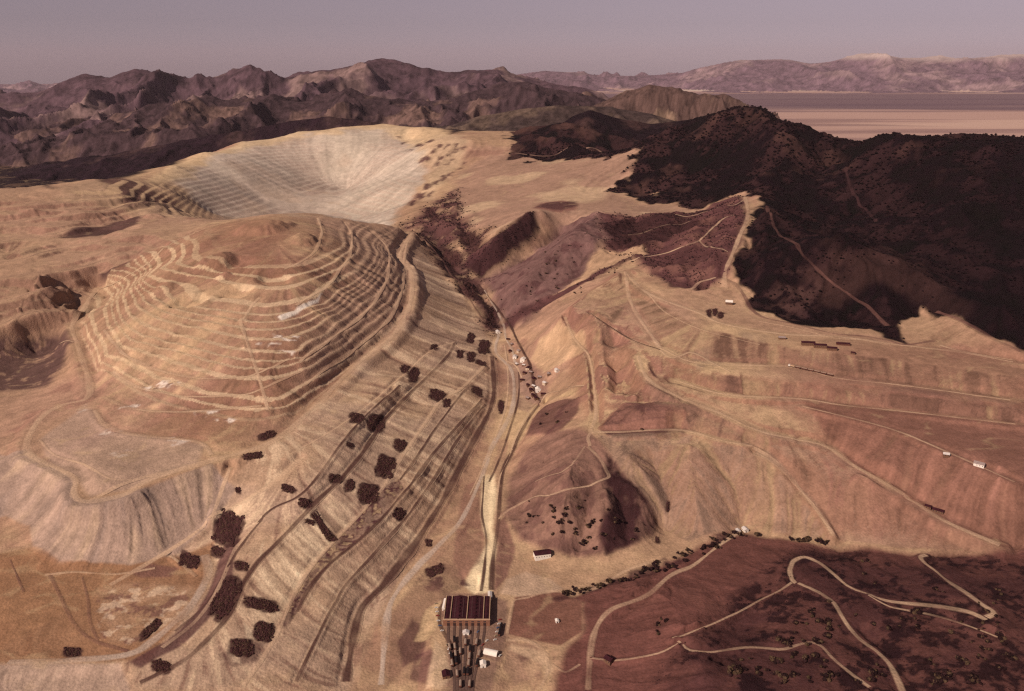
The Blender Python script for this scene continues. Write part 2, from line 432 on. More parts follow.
mk = {}
for nm, poly, soft, wob in [('mound', MOUND, 14, 8), ('forest', FOREST, 4, 24), ('brushr', BRUSHR, 8, 10), ('spur', SPUR, 10, 10), ('r1', R1, 6, 8),
                            ('band', BAND, 6, 8), ('palew', PALEW, 5, 6), ('canyon', CANYON, 14, 18), ('knob', KNOB, 7, 8), ('cliff', CLIFF, 6, 8), ('knoll', KNOLL, 3, 4), ('knoll2', KNOLL2, 3, 5),
                            ('hill', HILL, 8, 16), ('hilld', HILLD, 30, 25), ('field', FIELD, 2, 1), ('dumpf', DUMPF, 3, 2), ('hollow', HOLLOW, 8, 10), ('slot1', SLOT1, 6, 8), ('slot2', SLOT2, 5, 6),
                            ('pitf', PITF, 10, 12), ('pitgrey', PITGREY, 40, 30), ('town', TOWN, 10, 10), ('fan', FAN, 6, 6), ('yellow', YELLOW, 4, 7), ('pad', PAD, 4, 3), ('topb', TOPBENCH, 5, 4), ('pitl', PITLEFT, 15, 15), ('pitt', PITTERR, 8, 8), ('gullyw', GULLYW, 5, 8)]:
    mk[nm] = poly_mask(poly, soft, wob)
wide_forest = poly_mask(FOREST, 90, 10)
nat = np.clip(mk['forest'] + mk['brushr'] + mk['spur'] + mk['r1'] + mk['band'] + mk['canyon'] + mk['knob'] + mk['hill'], 0, 1)

# ------------------------------------------------------------------ terraces, erosion, far base
T = np.clip(mk['mound'], 0, 1)
def terrace(z, step, bench, wob):
    t = (z + wob) / step
    k = np.floor(t); f = t - k
    g = np.where(f < bench, f * 0.12, 0.12 * bench + (1 - 0.12 * bench) * (f - bench) / (1 - bench))
    return (k + g) * step - wob, f
wob = 5 * fbm(GX, GY, 520, 2, 41) + 0.9 * fbm(GX, GY, 70, 2, 44) + 3.2 * np.sin(Z / 14.0) + 2.2 * np.sin(Z / 6.1 + 1)
zt, fm = terrace(Z, 9.0, 0.42, wob)
topm = smooth(255, 225, Z)
Z = Z + (zt - Z) * (T * topm * smooth(98, 110, Z))
bench_m = np.where((fm < 0.36), 1.0, 0.0) * T * topm * smooth(98, 110, Z)
zt, fp = terrace(Z, 13.0, 0.4, 6 * fbm(GX, GY, 700, 3, 51) + GX * 0.02)
pm = np.clip(mk['pitf'] + mk['pitl'], 0, 1)
Z = Z + (zt - Z) * pm * 0.55
bench_p = np.where(fp < 0.4, 1.0, 0.0) * pm

# spurs and gullies of the slopes round the canyon
def ridge_add(px, h, wd):
    global Z
    q = hit([p[0] for p in px], [p[1] for p in px])
    P = spline(q[:, :2], 25)
    sl = box_sel(P[:, 0].min() - wd, P[:, 0].max() + wd, max(P[:, 1].min() - wd, Y0), P[:, 1].max() + wd)
    x = GX[sl]; d, t = seg_dist((x + 0.15 * wd * fbm(x, GY[sl], wd, 3, int(px[0][0]))).ravel(), GY[sl].ravel(), P)
    d = d.reshape(x.shape); t = t.reshape(x.shape) / max(1, len(P) - 1)
    Z[sl] = Z[sl] + h * np.clip(1 - d / wd, 0, 1) ** 1.2 * smooth(0, 0.12, t + 0.05) * smooth(1, 0.88, t - 0.05)
for px_, h_, w_ in [([(565,317),(574,338),(589,356),(594,385),(596,414)], 13, 42), ([(590,313),(598,336),(606,370),(610,400)], 14, 40), ([(625,350),(622,375),(621,402)], 12, 36), ([(625,272),(608,285),(590,296),(570,314)], 12, 50),
                    ([(565,317),(545,335),(525,352)], 12, 42), ([(575,345),(558,368),(540,392)], 10, 36), ([(580,332),(585,350)], -8, 26), ([(600,345),(603,380)], -10, 26), ([(615,350),(615,390)], -10, 26), ([(560,345),(540,365)], -8, 28), ([(640,385),(636,402)], 8, 26),
                    ([(600,216),(575,238),(550,262),(525,292),(512,312)], 22, 110), ([(565,226),(535,244),(510,260),(480,275)], -22, 80), ([(545,214),(525,222),(500,240),(480,256)], 16, 70), ([(560,255),(545,275),(520,300)], -14, 50), ([(590,245),(570,275),(545,302)], -12, 50), ([(645,257),(615,270),(575,293),(545,312)], 10, 60),
                    ([(640,217),(625,240),(612,252)], -14, 60), ([(690,214),(670,235),(650,252)], -12, 60), ([(735,215),(710,240),(690,270)], -12, 60), ([(700,225),(690,245),(672,270)], 10, 50),
                    ([(437,240),(450,260),(470,280),(490,300),(505,330)], -16, 55), ([(425,225),(437,240)], -14, 60), ([(455,215),(470,240),(480,262)], -14, 60), ([(440,205),(455,230),(462,252)], 10, 50),
                    ([(548,452),(535,480),(522,510)], -7, 36), ([(575,460),(565,500),(555,540)], 7, 34), ([(590,480),(585,520),(580,550)], -8, 28), ([(605,490),(608,525),(606,550)], 8, 26), ([(618,490),(626,515),(628,540)], -10, 24), ([(640,500),(645,525)], -8, 20),
                    ([(650,450),(660,480),(668,510)], -9, 40), ([(690,445),(690,490),(700,530)], 8, 50), ([(730,460),(740,500),(742,525)], -9, 40), ([(625,455),(648,480),(662,510)], 6, 26),
                    ([(620,590),(660,600),(690,640),(700,690)], 10, 70), ([(760,590),(740,620),(720,660)], -8, 50), ([(860,620),(890,650),(920,690)], -10, 50), ([(920,575),(960,600),(1000,640)], 8, 60)]:
    ridge_add(px_, h_, w_)
# knolls, cuts and spoil heaps on the mound top and the left dumps
def bump(u, v, ru, rv, h, rot=0.0, sharp=2.0):
    global Z
    q = hit([u, u + ru, u], [v, v, v + rv])
    cx, cy = q[0, 0], q[0, 1]; rx = abs(q[1, 0] - cx); ry = abs(q[2, 1] - cy)
    c, s_ = math.cos(rot), math.sin(rot)
    dx, dy = GX - cx, GY - cy
    d = np.sqrt(((dx * c + dy * s_) / rx) ** 2 + ((-dx * s_ + dy * c) / ry) ** 2) + 0.25 * fbm(GX, GY, rx, 3, int(u * 7 + v))
    Z = Z + h * smooth(1.0, 1.0 - 1.0 / sharp, d)
for b_ in [(215,262,26,10,16,0,1.6),(262,228,30,8,18,0,1.5),(190,300,20,7,-12,0,1.7),(275,278,24,7,-10,0,1.8),(235,292,22,8,-12,0,1.6),(305,240,20,7,12,0,1.7),(165,290,14,6,9,0,1.5),(240,262,14,7,-9,0,1.5),(195,245,22,8,10,0,1.5),(285,225,14,5,8,0,1.4),(225,276,10,4,7,0,1.3),
           (45,285,32,14,26,0.4,1.3),(120,238,40,8,10,0.2,1.5),(60,228,40,8,12,0.1,1.4),(150,255,26,7,9,0,1.5),(30,255,30,9,12,0.2,1.4),(90,215,36,6,14,0.1,1.4),(35,212,30,6,10,0,1.4),(25,310,30,10,12,0.5,1.4),(85,262,26,6,-10,0.1,1.4),(105,290,10,6,-8,0,1.4),(10,285,22,8,-12,0.2,1.4)]:
    bump(*b_)
# rough, gullied natural ground
rm = ridged(GX + 80 * fbm(GX, GY, 500, 2, 60), GY * 0.8, 680, 5, 61)
Z = Z + wide_forest * (rm - 0.45) * 150 * smooth(0.45, 1.0, wide_forest)
_cr = at_y([560,600,650,700,735,760,800,830,860,900,930,960,1015,1100,1300], [60,80,128,117,109,108,121,127,129,125,129,131,137,142,150], np.full(15, 3000.0))
_lim = 700 + (np.interp(GX / GY, _cr[:, 0] / _cr[:, 1], _cr[:, 2]) - 700) / 3000.0 * GY
_ex = np.maximum(Z - _lim, 0) * (wide_forest > 0.02) * smooth(u_to_a_(625), u_to_a_(660), GX / GY)
Z = Z - _ex * 0.85
Z = Z + (mk['brushr'] + mk['spur'] + mk['r1'] + mk['canyon'] + mk['band']) * (ridged(GX, GY, 150, 4, 66) - 0.42) * 22
Z = Z + mk['knob'] * (ridged(GX, GY * 0.7, 70, 4, 67) - 0.42) * 9 * (0.4 + mk['cliff'])
Z = Z + mk['hill'] * fbm(GX, GY, 140, 4, 68) * 7
Z = Z + mk['knoll'] * 3.0 + mk['knoll2'] * 3.0
Z = Z + (1 - nat) * (1 - T) * fbm(GX, GY, 170, 4, 71) * np.clip(GY / 1500, 0.3, 3.5) * 2.0
lump = poly_mask([(-40,188),(100,190),(180,205),(200,230),(130,262),(95,285),(70,320),(-40,335)], 30, 10)
lw = 12 * fbm(GX, GY, 300, 3, 79)
zl, fl = terrace(Z, 22.0, 0.55, lw)
Z = Z + (zl - Z) * lump * 0.8

# far base: high ground on the left, the desert valley on the right
def u_to_a(u, y=8000.0, z=300.0):
    return (u - CX) / FPX * (y * cp + (700 - z) * sp) / y
def far_base(x, y):
    a = x / y
    thr = np.interp(y, [5500, 8000, 15000, 20000], [u_to_a(690), u_to_a(650), u_to_a(480), u_to_a(300)])
    r = smooth(-0.06, 0.06, a - thr)
    lo = np.interp(a, [u_to_a(100), u_to_a(300), u_to_a(420)], [40, 150, 240])
    lo = lo - 1700 * smooth(15000, 60000, y)
    b = lo + (-300 - lo) * r
    return b + fbm(x, y, 1500, 3, 80) * (30 * (1 - r) + 6)

class Range:
    def __init__(s, crest, dist, wf, wb, base, amp, scale, seed, jag=0.25, pw=1.15, sx=1.0):
        P = at_y([c[0] for c in crest], [c[1] for c in crest], np.full(len(crest), float(dist)))
        s.a = P[:, 0] / P[:, 1]; s.z = P[:, 2]
        s.d, s.wf, s.wb, s.b, s.amp, s.sc, s.seed, s.jag, s.pw, s.sx = dist, wf, wb, base, amp, scale, seed, jag, pw, sx
    def z_at(s, x, y):
        a = x / y
        zc = np.interp(a, s.a, s.z)
        t = (y - s.d * (1 + 0.04 * vnoise(a * 6, a * 0 + 0.5, s.seed))) / np.where(y < s.d, s.wf, s.wb)
        pr = np.clip(1 - np.abs(t), 0, 1) ** s.pw
        wx = x + s.sc * 0.25 * fbm(x, y, s.sc * 1.2, 2, s.seed + 3)
        r = ridged(wx * s.sx, y * 0.62, s.sc, 6, s.seed) - 0.45
        env = np.clip(1 - np.abs(t), 0, 1)
        am = s.amp * (s.jag * smooth(0.8, 1.0, env) + smooth(0.0, 0.25, env) * (1 - smooth(0.75, 1.0, env)))
        z = s.b + (zc - s.b) * pr + r * am
        ok = (env > 0) & (a < s.a[-1]) & ((a > s.a[0]) | (s.a[0] < -0.8))
        return np.where(ok, z, -1e4)

RANGES = {
 'back': Range([(-300,110),(-60,100),(5,95),(30,93),(60,84),(85,75),(110,79),(135,70),(165,77),(190,77),(215,76),(232,68),(250,65),(270,72),(285,76),(300,69),(330,68),(358,64),(375,62),(395,62),(420,68),(440,71),(460,73),(480,71),(497,70),(515,76),(540,83),(560,86),(600,95),(660,110),(680,130)], 11000, 4600, 3000, 60, 480, 1200, 101, 0.2),
 'mid': Range([(-300,150),(-60,142),(0,136),(50,126),(100,116),(150,106),(200,98),(250,95),(300,99),(345,90),(380,95),(420,103),(450,98),(480,90),(500,83),(520,81),(545,86),(580,90),(610,98),(640,101),(660,108),(700,125),(720,160)], 7700, 2600, 1500, 30, 300, 580, 121, 0.24),
 'right': Range([(560,115),(600,103),(625,93),(650,86),(680,89),(700,95),(715,94),(725,92),(740,99),(752,107),(775,122),(800,160)], 6600, 1000, 1600, 120, 230, 330, 131, 0.2),
 'green': Range([(400,150),(430,134),(460,122),(490,114),(520,108),(560,104),(600,106),(640,112),(690,125),(720,170)], 6000, 800, 900, 200, 90, 420, 141, 0.2),
 'front': Range([(-300,195),(-60,186),(0,176),(60,164),(110,154),(150,147),(200,137),(250,127),(290,119),(330,114),(370,119),(410,126),(440,131),(480,140),(500,175)], 5600, 900, 800, 0, 110, 420, 151, 0.25),
 'hill': Range([(496,185),(505,168),(512,156),(530,141),(555,127),(575,114),(590,109),(620,117),(650,122),(700,118),(740,130),(760,170)], 4800, 650, 700, 240, 60, 330, 161, 0.25),
 'far': Range([(-600,98),(300,92),(480,79),(520,73),(545,70),(570,73),(600,78),(640,76),(680,72),(700,66),(720,62),(740,59),(765,61),(790,61),(810,63),(830,61),(850,56),(880,53),(900,57),(920,58),(940,55),(960,58),(980,57),(1020,54),(1200,55),(1500,62),(2000,80)], 43000, 9500, 6000, -300, 900, 3000, 171, 0.2, 1.2, 1.0),
}
def apply_ranges(x, y, z, names):
    idn = np.zeros(z.shape, np.int8)
    for k, nm in enumerate(names):
        zz = RANGES[nm].z_at(x, y)
        m = zz > z
        z = np.where(m, zz, z); idn = np.where(m, k + 1, idn)
    return z, idn
fb = smooth(5050, 5650, GY)
Z = Z * (1 - fb) + far_base(GX, GY) * fb
NAMES = ['back', 'mid', 'right', 'green', 'front', 'hill', 'far']
far_rows = yi > 3900
fr = int(far_rows.argmax())
zz, idn_ = apply_ranges(GX[fr:], GY[fr:], Z[fr:], NAMES)
Z[fr:] = zz
RID = np.zeros((NI, NJ), np.int8); RID[fr:] = idn_

# ------------------------------------------------------------------ roads and railway benches cut into the ground
ROADS = []   # (kind, width, world polyline, colour)
def zline(key, wi, wo, amt=1.0, smooth_step=14):
    L = LINES[key]
    P = at_z([p[0] for p in L], [p[1] for p in L], np.array([p[2] for p in L], float))
    Q = spline(P, smooth_step)
    flatten(Q, wi, wo, amt)
    return Q
def gline(px, wi, wo, step=12, sm=9, amount=1.0):
    """a road given by pixels only: lies on the ground, its long profile smoothed"""
    q = hit([p[0] for p in px], [p[1] for p in px])
    Q = spline(q, step)
    z = lookup(Z, Q[:, 0], Q[:, 1])
    k = min(sm, len(z))
    if k > 2:
        zp = np.pad(z, (k // 2, k - 1 - k // 2), mode='edge')
        z = np.convolve(zp, np.ones(k) / k, 'valid')
    Q[:, 2] = z
    if amount > 0: flatten(Q, wi, wo, amount)
    return Q

DARKB, RTAN, RGREY = 'dark', 'tan', 'grey'
def addz(kind, key, width, col, wi=None, wo=None, amt=1.0):
    ROADS.append((kind, width, zline(key, wi or width * 0.75, wo or width * 2.6, amt), col))
def addg(kind, px, width, col, wi=None, wo=None, amount=1.0, **k):
    ROADS.append((kind, width, gline(px, wi or width * 0.7, wo or width * 2.0, amount=amount, **k), col))

SHOP = at_z(467.5, 607.5, 3.0)
flatten(np.array([(SHOP[0], SHOP[1] - 55, -6.0), (SHOP[0], SHOP[1] + 40, -6.0)]), 38, 60)
flatten(np.array([(SHOP[0] + 2, SHOP[1] - 55, -6.0), (SHOP[0] + 4, SHOP[1] - 150, -10.0)]), 36, 60)
addz('haul_road', 'haul0', 13, RTAN)
addz('railway_bench', 'lb1', 5, DARKB, 4, 8, 0.6)  # dark terrace ribbons, widened to paint the shadow band along each bench too
addz('railway_bench', 'l1', 8, DARKB, 6, 11, 0.6)
addz('haul_road', 'l2', 6, RTAN, 6, 11, 0.6)
addz('railway_bench', 'l4', 7, DARKB, 5, 9, 0.6)
addz('railway_bench', 'l5', 6, DARKB, 4, 8, 0.6)
addz('railway_bench', 'l6', 13, DARKB, 8, 14, 0.6)
addz('road', 'vroad', 9, RGREY, 9, 20)
addz('railway_bench', 'rrail', 7, DARKB, 8, 18)
addz('haul_road', 'padroad', 11, RGREY)
addz('dirt_road', 'e1', 8, RTAN)
addz('dirt_road', 'e2', 9, RTAN, 14, 28)
addz('dirt_road', 'e7', 9, RTAN, 12, 24)
addz('dirt_road', 'b2', 8, RTAN, 12, 24)
addz('dirt_road', 'b3', 5, RTAN, 8, 16)
addz('dirt_road', 'b5', 7, RTAN)
addz('dirt_road', 'peak3', 6, RTAN)
addz('dirt_road', 'peak2', 4, DARKB)
addz('dirt_road', 'b1', 4, RTAN, 16, 28)
addz('dirt_road', 'roadridge', 12, RTAN, 12, 40)
addg('railway_bench', [(466,389),(455,402),(444,417),(433,432),(422,449),(410,467),(400,480)], 5, DARKB, amount=0.4)  # bench line whose dark colour is partly painted shadow
addg('railway_bench', [(484,476),(483,495),(482,515),(486,537),(485,560),(483,580),(481,592)], 4, DARKB)
addg('railway_bench', [(541,404),(536,395),(533,380),(530,365),(524,352),(516,338),(506,322),(492,302),(478,284)], 6, DARKB)
addg('haul_road', [(300,458),(272,483),(240,502),(215,517),(190,538),(170,551),(140,568),(110,586)], 8, RTAN)
addg('dirt_road', [(230,464),(221,492),(212,521)], 6, RTAN)
addg('dirt_road', [(170,555),(182,565),(196,576)], 4, RTAN)
addg('dirt_road', [(455,343),(440,346),(425,355),(408,372),(385,392),(362,410),(330,432),(305,446),(285,458)], 4, RTAN)
addg('dirt_road', [(240,320),(248,345),(258,375),(266,402),(268,412)], 7, RTAN, amount=0.9)
addg('dirt_road', [(243,322),(252,305),(260,296)], 7, RTAN)
addg('dirt_road', [(106,398),(130,408),(170,412),(215,410),(262,405)], 8, RTAN)
addg('haul_road', [(95,410),(105,425),(130,434),(165,438),(200,442),(212,456)], 9, RTAN)
addg('dirt_road', [(87,502),(110,490),(150,476),(190,468),(225,458)], 8, RTAN, amount=0.3)
addg('dirt_road', [(40,440),(55,455),(85,465),(110,478),(135,480)], 5, RTAN, amount=0.3)
addg('dirt_road', [(50,575),(62,600),(75,625),(95,641),(128,651)], 5, 'brown', amount=0.4)
addg('dirt_road', [(82,577),(88,600),(90,622),(98,640)], 4, 'brown', amount=0.3)
addg('dirt_road', [(10,560),(24,592)], 3, 'brown', amount=0.3)
addg('dirt_road', [(45,575),(75,572),(120,574),(155,568)], 5, RTAN, amount=0.3)
addg('haul_road', [(162,648),(195,622),(214,596),(228,566),(236,548),(243,540),(258,522)], 6, RTAN, amount=0.4)
# lower right hill
addg('dirt_road', [(588,690),(590,657),(593,638),(600,622),(612,611),(632,600),(650,589),(672,577),(692,566),(708,554),(722,543),(736,534)], 7, RTAN)
addg('dirt_road', [(530,597),(548,592),(572,592),(595,588),(615,577),(627,570),(650,562)], 5, RTAN)
addg('haul_road', [(903,690),(897,678),(888,663),(876,652),(860,641),(848,625),(840,612),(834,602),(818,592),(802,584),(793,578),(790,570),(794,563),(804,561),(818,564),(832,573),(848,585),(866,594),(886,601),(910,605),(940,608),(970,611),(987,616)], 7.5, RTAN)
addg('haul_road', [(987,616),(994,612),(982,604),(965,592),(948,580),(934,570),(924,564),(920,560),(926,557)], 6, RTAN)
addg('dirt_road', [(868,596),(890,607),(920,613),(955,622),(1000,637)], 3.5, RTAN)
addg('dirt_road', [(795,579),(780,589),(760,602),(735,615),(715,622),(695,627),(680,635),(672,640)], 4, RTAN)
addg('dirt_road', [(870,686),(850,672),(832,658),(822,648),(812,643),(800,644),(785,648),(750,649),(710,650),(690,648),(678,640)], 4.5, RTAN)
addg('dirt_road', [(678,640),(664,652),(640,660),(610,662),(592,660)], 3, RTAN)
addg('dirt_road', [(757,450),(768,458),(785,472),(800,488),(814,506),(824,522),(832,537)], 6, RTAN)
addg('dirt_road', [(590,446),(588,438),(592,430)], 5, RTAN)
addg('dirt_road', [(588,446),(600,458),(606,470),(609,478),(580,486),(552,493),(530,500),(508,512),(498,520)], 5, RTAN, amount=0.6)
addg('dirt_road', [(585,446),(572,462),(562,470),(548,476),(535,485)], 3, RTAN, amount=0.5)
# town and shop yard
addg('dirt_road', [(506,640),(522,640),(538,646),(547,657),(548,670),(540,690)], 6, RTAN, amount=0.4)
addg('dirt_road', [(507,634),(515,600),(530,597)], 4, RTAN, amount=0.4)
addg('dirt_road', [(552,664),(566,672),(580,664)], 4, RTAN, amount=0.4)
addg('dirt_road', [(446,600),(440,608),(440,625),(448,640),(455,655),(458,672),(456,690)], 5, DARKB, amount=0.3)
addg('road', [(515,363),(512,350),(506,338),(503,325),(494,306),(484,290)], 6, RGREY, amount=0.6)
addg('dirt_road', [(497,352),(505,360),(516,366),(522,378)], 4, RTAN, amount=0.4)
addg('dirt_road', [(541,404),(546,396),(560,390),(585,384)], 4, RTAN, amount=0.5)
addg('dirt_road', [(536,405),(526,418),(516,437),(510,455),(501,475),(497,500),(495,520)], 4, RTAN, amount=0.3)
addg('railway_track', [(519,372),(518,400),(507,438),(497,465),(489,482)], 4, DARKB, amount=0.3)
addg('dirt_road', [(505,345),(508,372),(507,400),(498,432),(484,465),(470,495)], 4, RTAN, amount=0.3)
# right side
addg('dirt_road', [(722,276),(735,284),(744,297),(752,310),(765,318),(785,322),(810,328),(835,334),(862,336),(890,341),(905,345),(935,340)], 10, 'brown')
addg('dirt_road', [(758,321),(785,326),(810,332),(835,338),(862,340),(888,345)], 4, RTAN, amount=0.0)
addg('dirt_road', [(748,197),(735,205),(712,210),(690,217),(675,214)], 5, RTAN, amount=0.5)
addg('dirt_road', [(742,212),(720,222),(700,240),(675,250),(650,257),(630,262)], 6, RTAN, amount=0.6)
addg('dirt_road', [(700,241),(715,248),(728,252)], 5, RTAN, amount=0.5)
addg('dirt_road', [(628,235),(660,226),(690,222),(712,214)], 5, RTAN, amount=0.5)
addg('dirt_road', [(767,206),(772,220),(785,238),(800,250),(812,264),(824,276),(842,290),(860,302),(876,315),(888,326)], 10, 'brown', amount=0.3)
addg('dirt_road', [(846,170),(850,185),(858,200),(868,212),(876,222)], 9, 'wood', amount=0.0)
addg('dirt_road', [(936,312),(955,318),(975,328),(1000,342),(1020,352)], 9, 'brown', amount=0.4)
addg('dirt_road', [(690,290),(700,282),(716,277)], 7, RTAN, amount=0.5)
addg('dirt_road', [(648,294),(665,312),(690,325),(720,335),(760,345)], 4, RTAN, amount=0.3)
addg('dirt_road', [(660,350),(672,358),(690,352),(710,362),(730,372)], 5, RTAN, amount=0.3)
addg('dirt_road', [(940,345),(965,352),(1013,360)], 6, RTAN, amount=0.4)
addg('haul_road', [(414,232),(425,240),(438,256),(455,278),(470,300),(484,322)], 7, 'brown', amount=0.4)
addg('haul_road', [(515,153),(560,153),(600,151),(640,150)], 14, 'pale', amount=0.3)

for pts in ([(-10,262),(25,258),(60,250),(110,240),(160,232)], [(-10,243),(30,238),(60,232),(100,228),(130,222)], [(-10,224),(40,217),(80,211),(120,206),(165,205)], [(-10,306),(20,297),(45,284),(68,288),(98,299)], [(-10,330),(20,316),(50,308),(66,312)], [(-10,280),(20,274),(60,270),(95,262),(130,250)], [(10,206),(60,203),(110,198)]):
    addg('dirt_road', pts, 5, 'pale', wi=16, wo=42, amount=0.9)
# contour roads that run along the benches of the mound
for pts in ([(408,238),(404,262),(402,290),(390,318),(360,345),(330,366),(305,385)], [(345,222),(352,235),(350,255),(338,272),(322,290),(296,306)],
            [(372,232),(388,250),(388,275),(376,300),(355,322),(322,346),(300,362)], [(318,218),(322,232),(316,250),(300,262),(284,270)],
            [(120,352),(150,368),(195,378),(235,378),(262,372),(290,358)], [(112,372),(140,388),(180,396),(225,396),(258,390),(300,372)],
            [(104,330),(120,350),(150,366)], [(60,345),(74,342)], [(100,290),(120,280),(150,262),(178,240),(205,228)]):
    addg('dirt_road', pts, 7, RTAN, amount=0.5)

# ------------------------------------------------------------------ slope, flow-line noise
def grads(Zg, ys, as_, k, da):
    zi = np.gradient(Zg, axis=0) / (k * ys[:, None])
    za = np.gradient(Zg, axis=1) / da / ys[:, None]
    return za, zi - as_[None, :] * za
gx, gy = grads(Z, yi, aj, K, DA)
slope = np.sqrt(gx * gx + gy * gy)

def lic(noise, gx, gy, as_, k, da, steps=14, st=1.4):
    sl = np.sqrt(gx * gx + gy * gy) + 1e-6
    vx, vy = -gx / sl, -gy / sl
    ni, nj = noise.shape
    di = (vy * st).astype(np.float32); dj = ((vx - as_[None, :] * vy) * st * k / da).astype(np.float32)
    acc = noise.astype(np.float32).copy()
    I, J = np.meshgrid(np.arange(ni, dtype=np.float32), np.arange(nj, dtype=np.float32), indexing='ij')
    for sg in (1, -1):
        i = I.copy(); j = J.copy()
        for s_ in range(steps):
            ii = np.clip(np.rint(i), 0, ni - 1).astype(np.int32); jj = np.clip(np.rint(j), 0, nj - 1).astype(np.int32)
            f = ii * nj + jj
            i += sg * di.ravel()[f]; j += sg * dj.ravel()[f]
            ii = np.clip(np.rint(i), 0, ni - 1).astype(np.int32); jj = np.clip(np.rint(j), 0, nj - 1).astype(np.int32)
            acc += noise[ii, jj]
    acc -= acc.mean(); acc /= acc.std()
    return acc
def smooth2(G, n=2):
    for _ in range(n):
        p = np.pad(G, 1, mode='edge')
        G = (p[:-2, 1:-1] + p[2:, 1:-1] + p[1:-1, :-2] + p[1:-1, 2:] + 4 * p[1:-1, 1:-1]) / 8
    return G
Zs = smooth2(Z, 6)
sgx, sgy = grads(Zs, yi, aj, K, DA)
wn = RNG.standard_normal((NI, NJ)).astype(np.float32)
wn2 = smooth2(RNG.standard_normal((NI, NJ)).astype(np.float32), 6); wn2 /= wn2.std()
streak = lic(wn * 0.6 + wn2, sgx, sgy, aj, K, DA, 16)
wn3 = smooth2(RNG.standard_normal((NI, NJ)).astype(np.float32), 30); wn3 /= wn3.std()
streak2 = lic(wn3, sgx, sgy, aj, K, DA, 22, 2.0)
# rills
sl_s = np.sqrt(sgx ** 2 + sgy ** 2)
onroad = np.zeros((NI, NJ), np.float32)
for kind, wd, Q, col in ROADS:
    CH = 16
    for s_ in range(0, len(Q) - 1, CH):
        P = Q[s_:s_ + CH + 1]
        if len(P) < 2: continue
        sl = box_sel(P[:, 0].min() - 25, P[:, 0].max() + 25, max(P[:, 1].min() - 25, Y0), P[:, 1].max() + 25)
        x = GX[sl]
        if x.size == 0: continue
        d, _ = seg_dist(x.ravel(), GY[sl].ravel(), P)
        onroad[sl] = np.maximum(onroad[sl], 1 - smooth(wd * 0.5, wd * 1.1 + 2, d.reshape(x.shape)))
cut = np.clip(-streak - 0.6, 0, 2.2) + 0.7 * np.clip(-streak2 - 0.5, 0, 2)
rill = (streak * 0.45 + streak2 * 1.3 - 1.5 * cut) * np.clip(sl_s * 2.2, 0, 1) * (GY / 1300) * (1 - onroad) * (0.7 + 0.5 * nat)
terr_ = poly_mask([(412,233),(455,290),(497,345),(492,420),(455,480),(400,570),(345,700),(-80,700),(150,560),(212,500),(281,440),(355,370),(400,320)], 10, 6)
rill = rill * (1 - 0.65 * terr_) * (1 - 0.85 * mk['pitf'])
Z = Z + np.where(RID > 0, 0.0, rill)
Z = Z + np.where(RID > 0, 0, 1) * (1 - onroad) * (0.25 + 0.6 * nat) * fbm(GX, GY, 9, 2, 91) * np.clip(GY / 1500, 0.6, 2)
gx, gy = grads(Z, yi, aj, K, DA)
slope = np.sqrt(gx * gx + gy * gy)

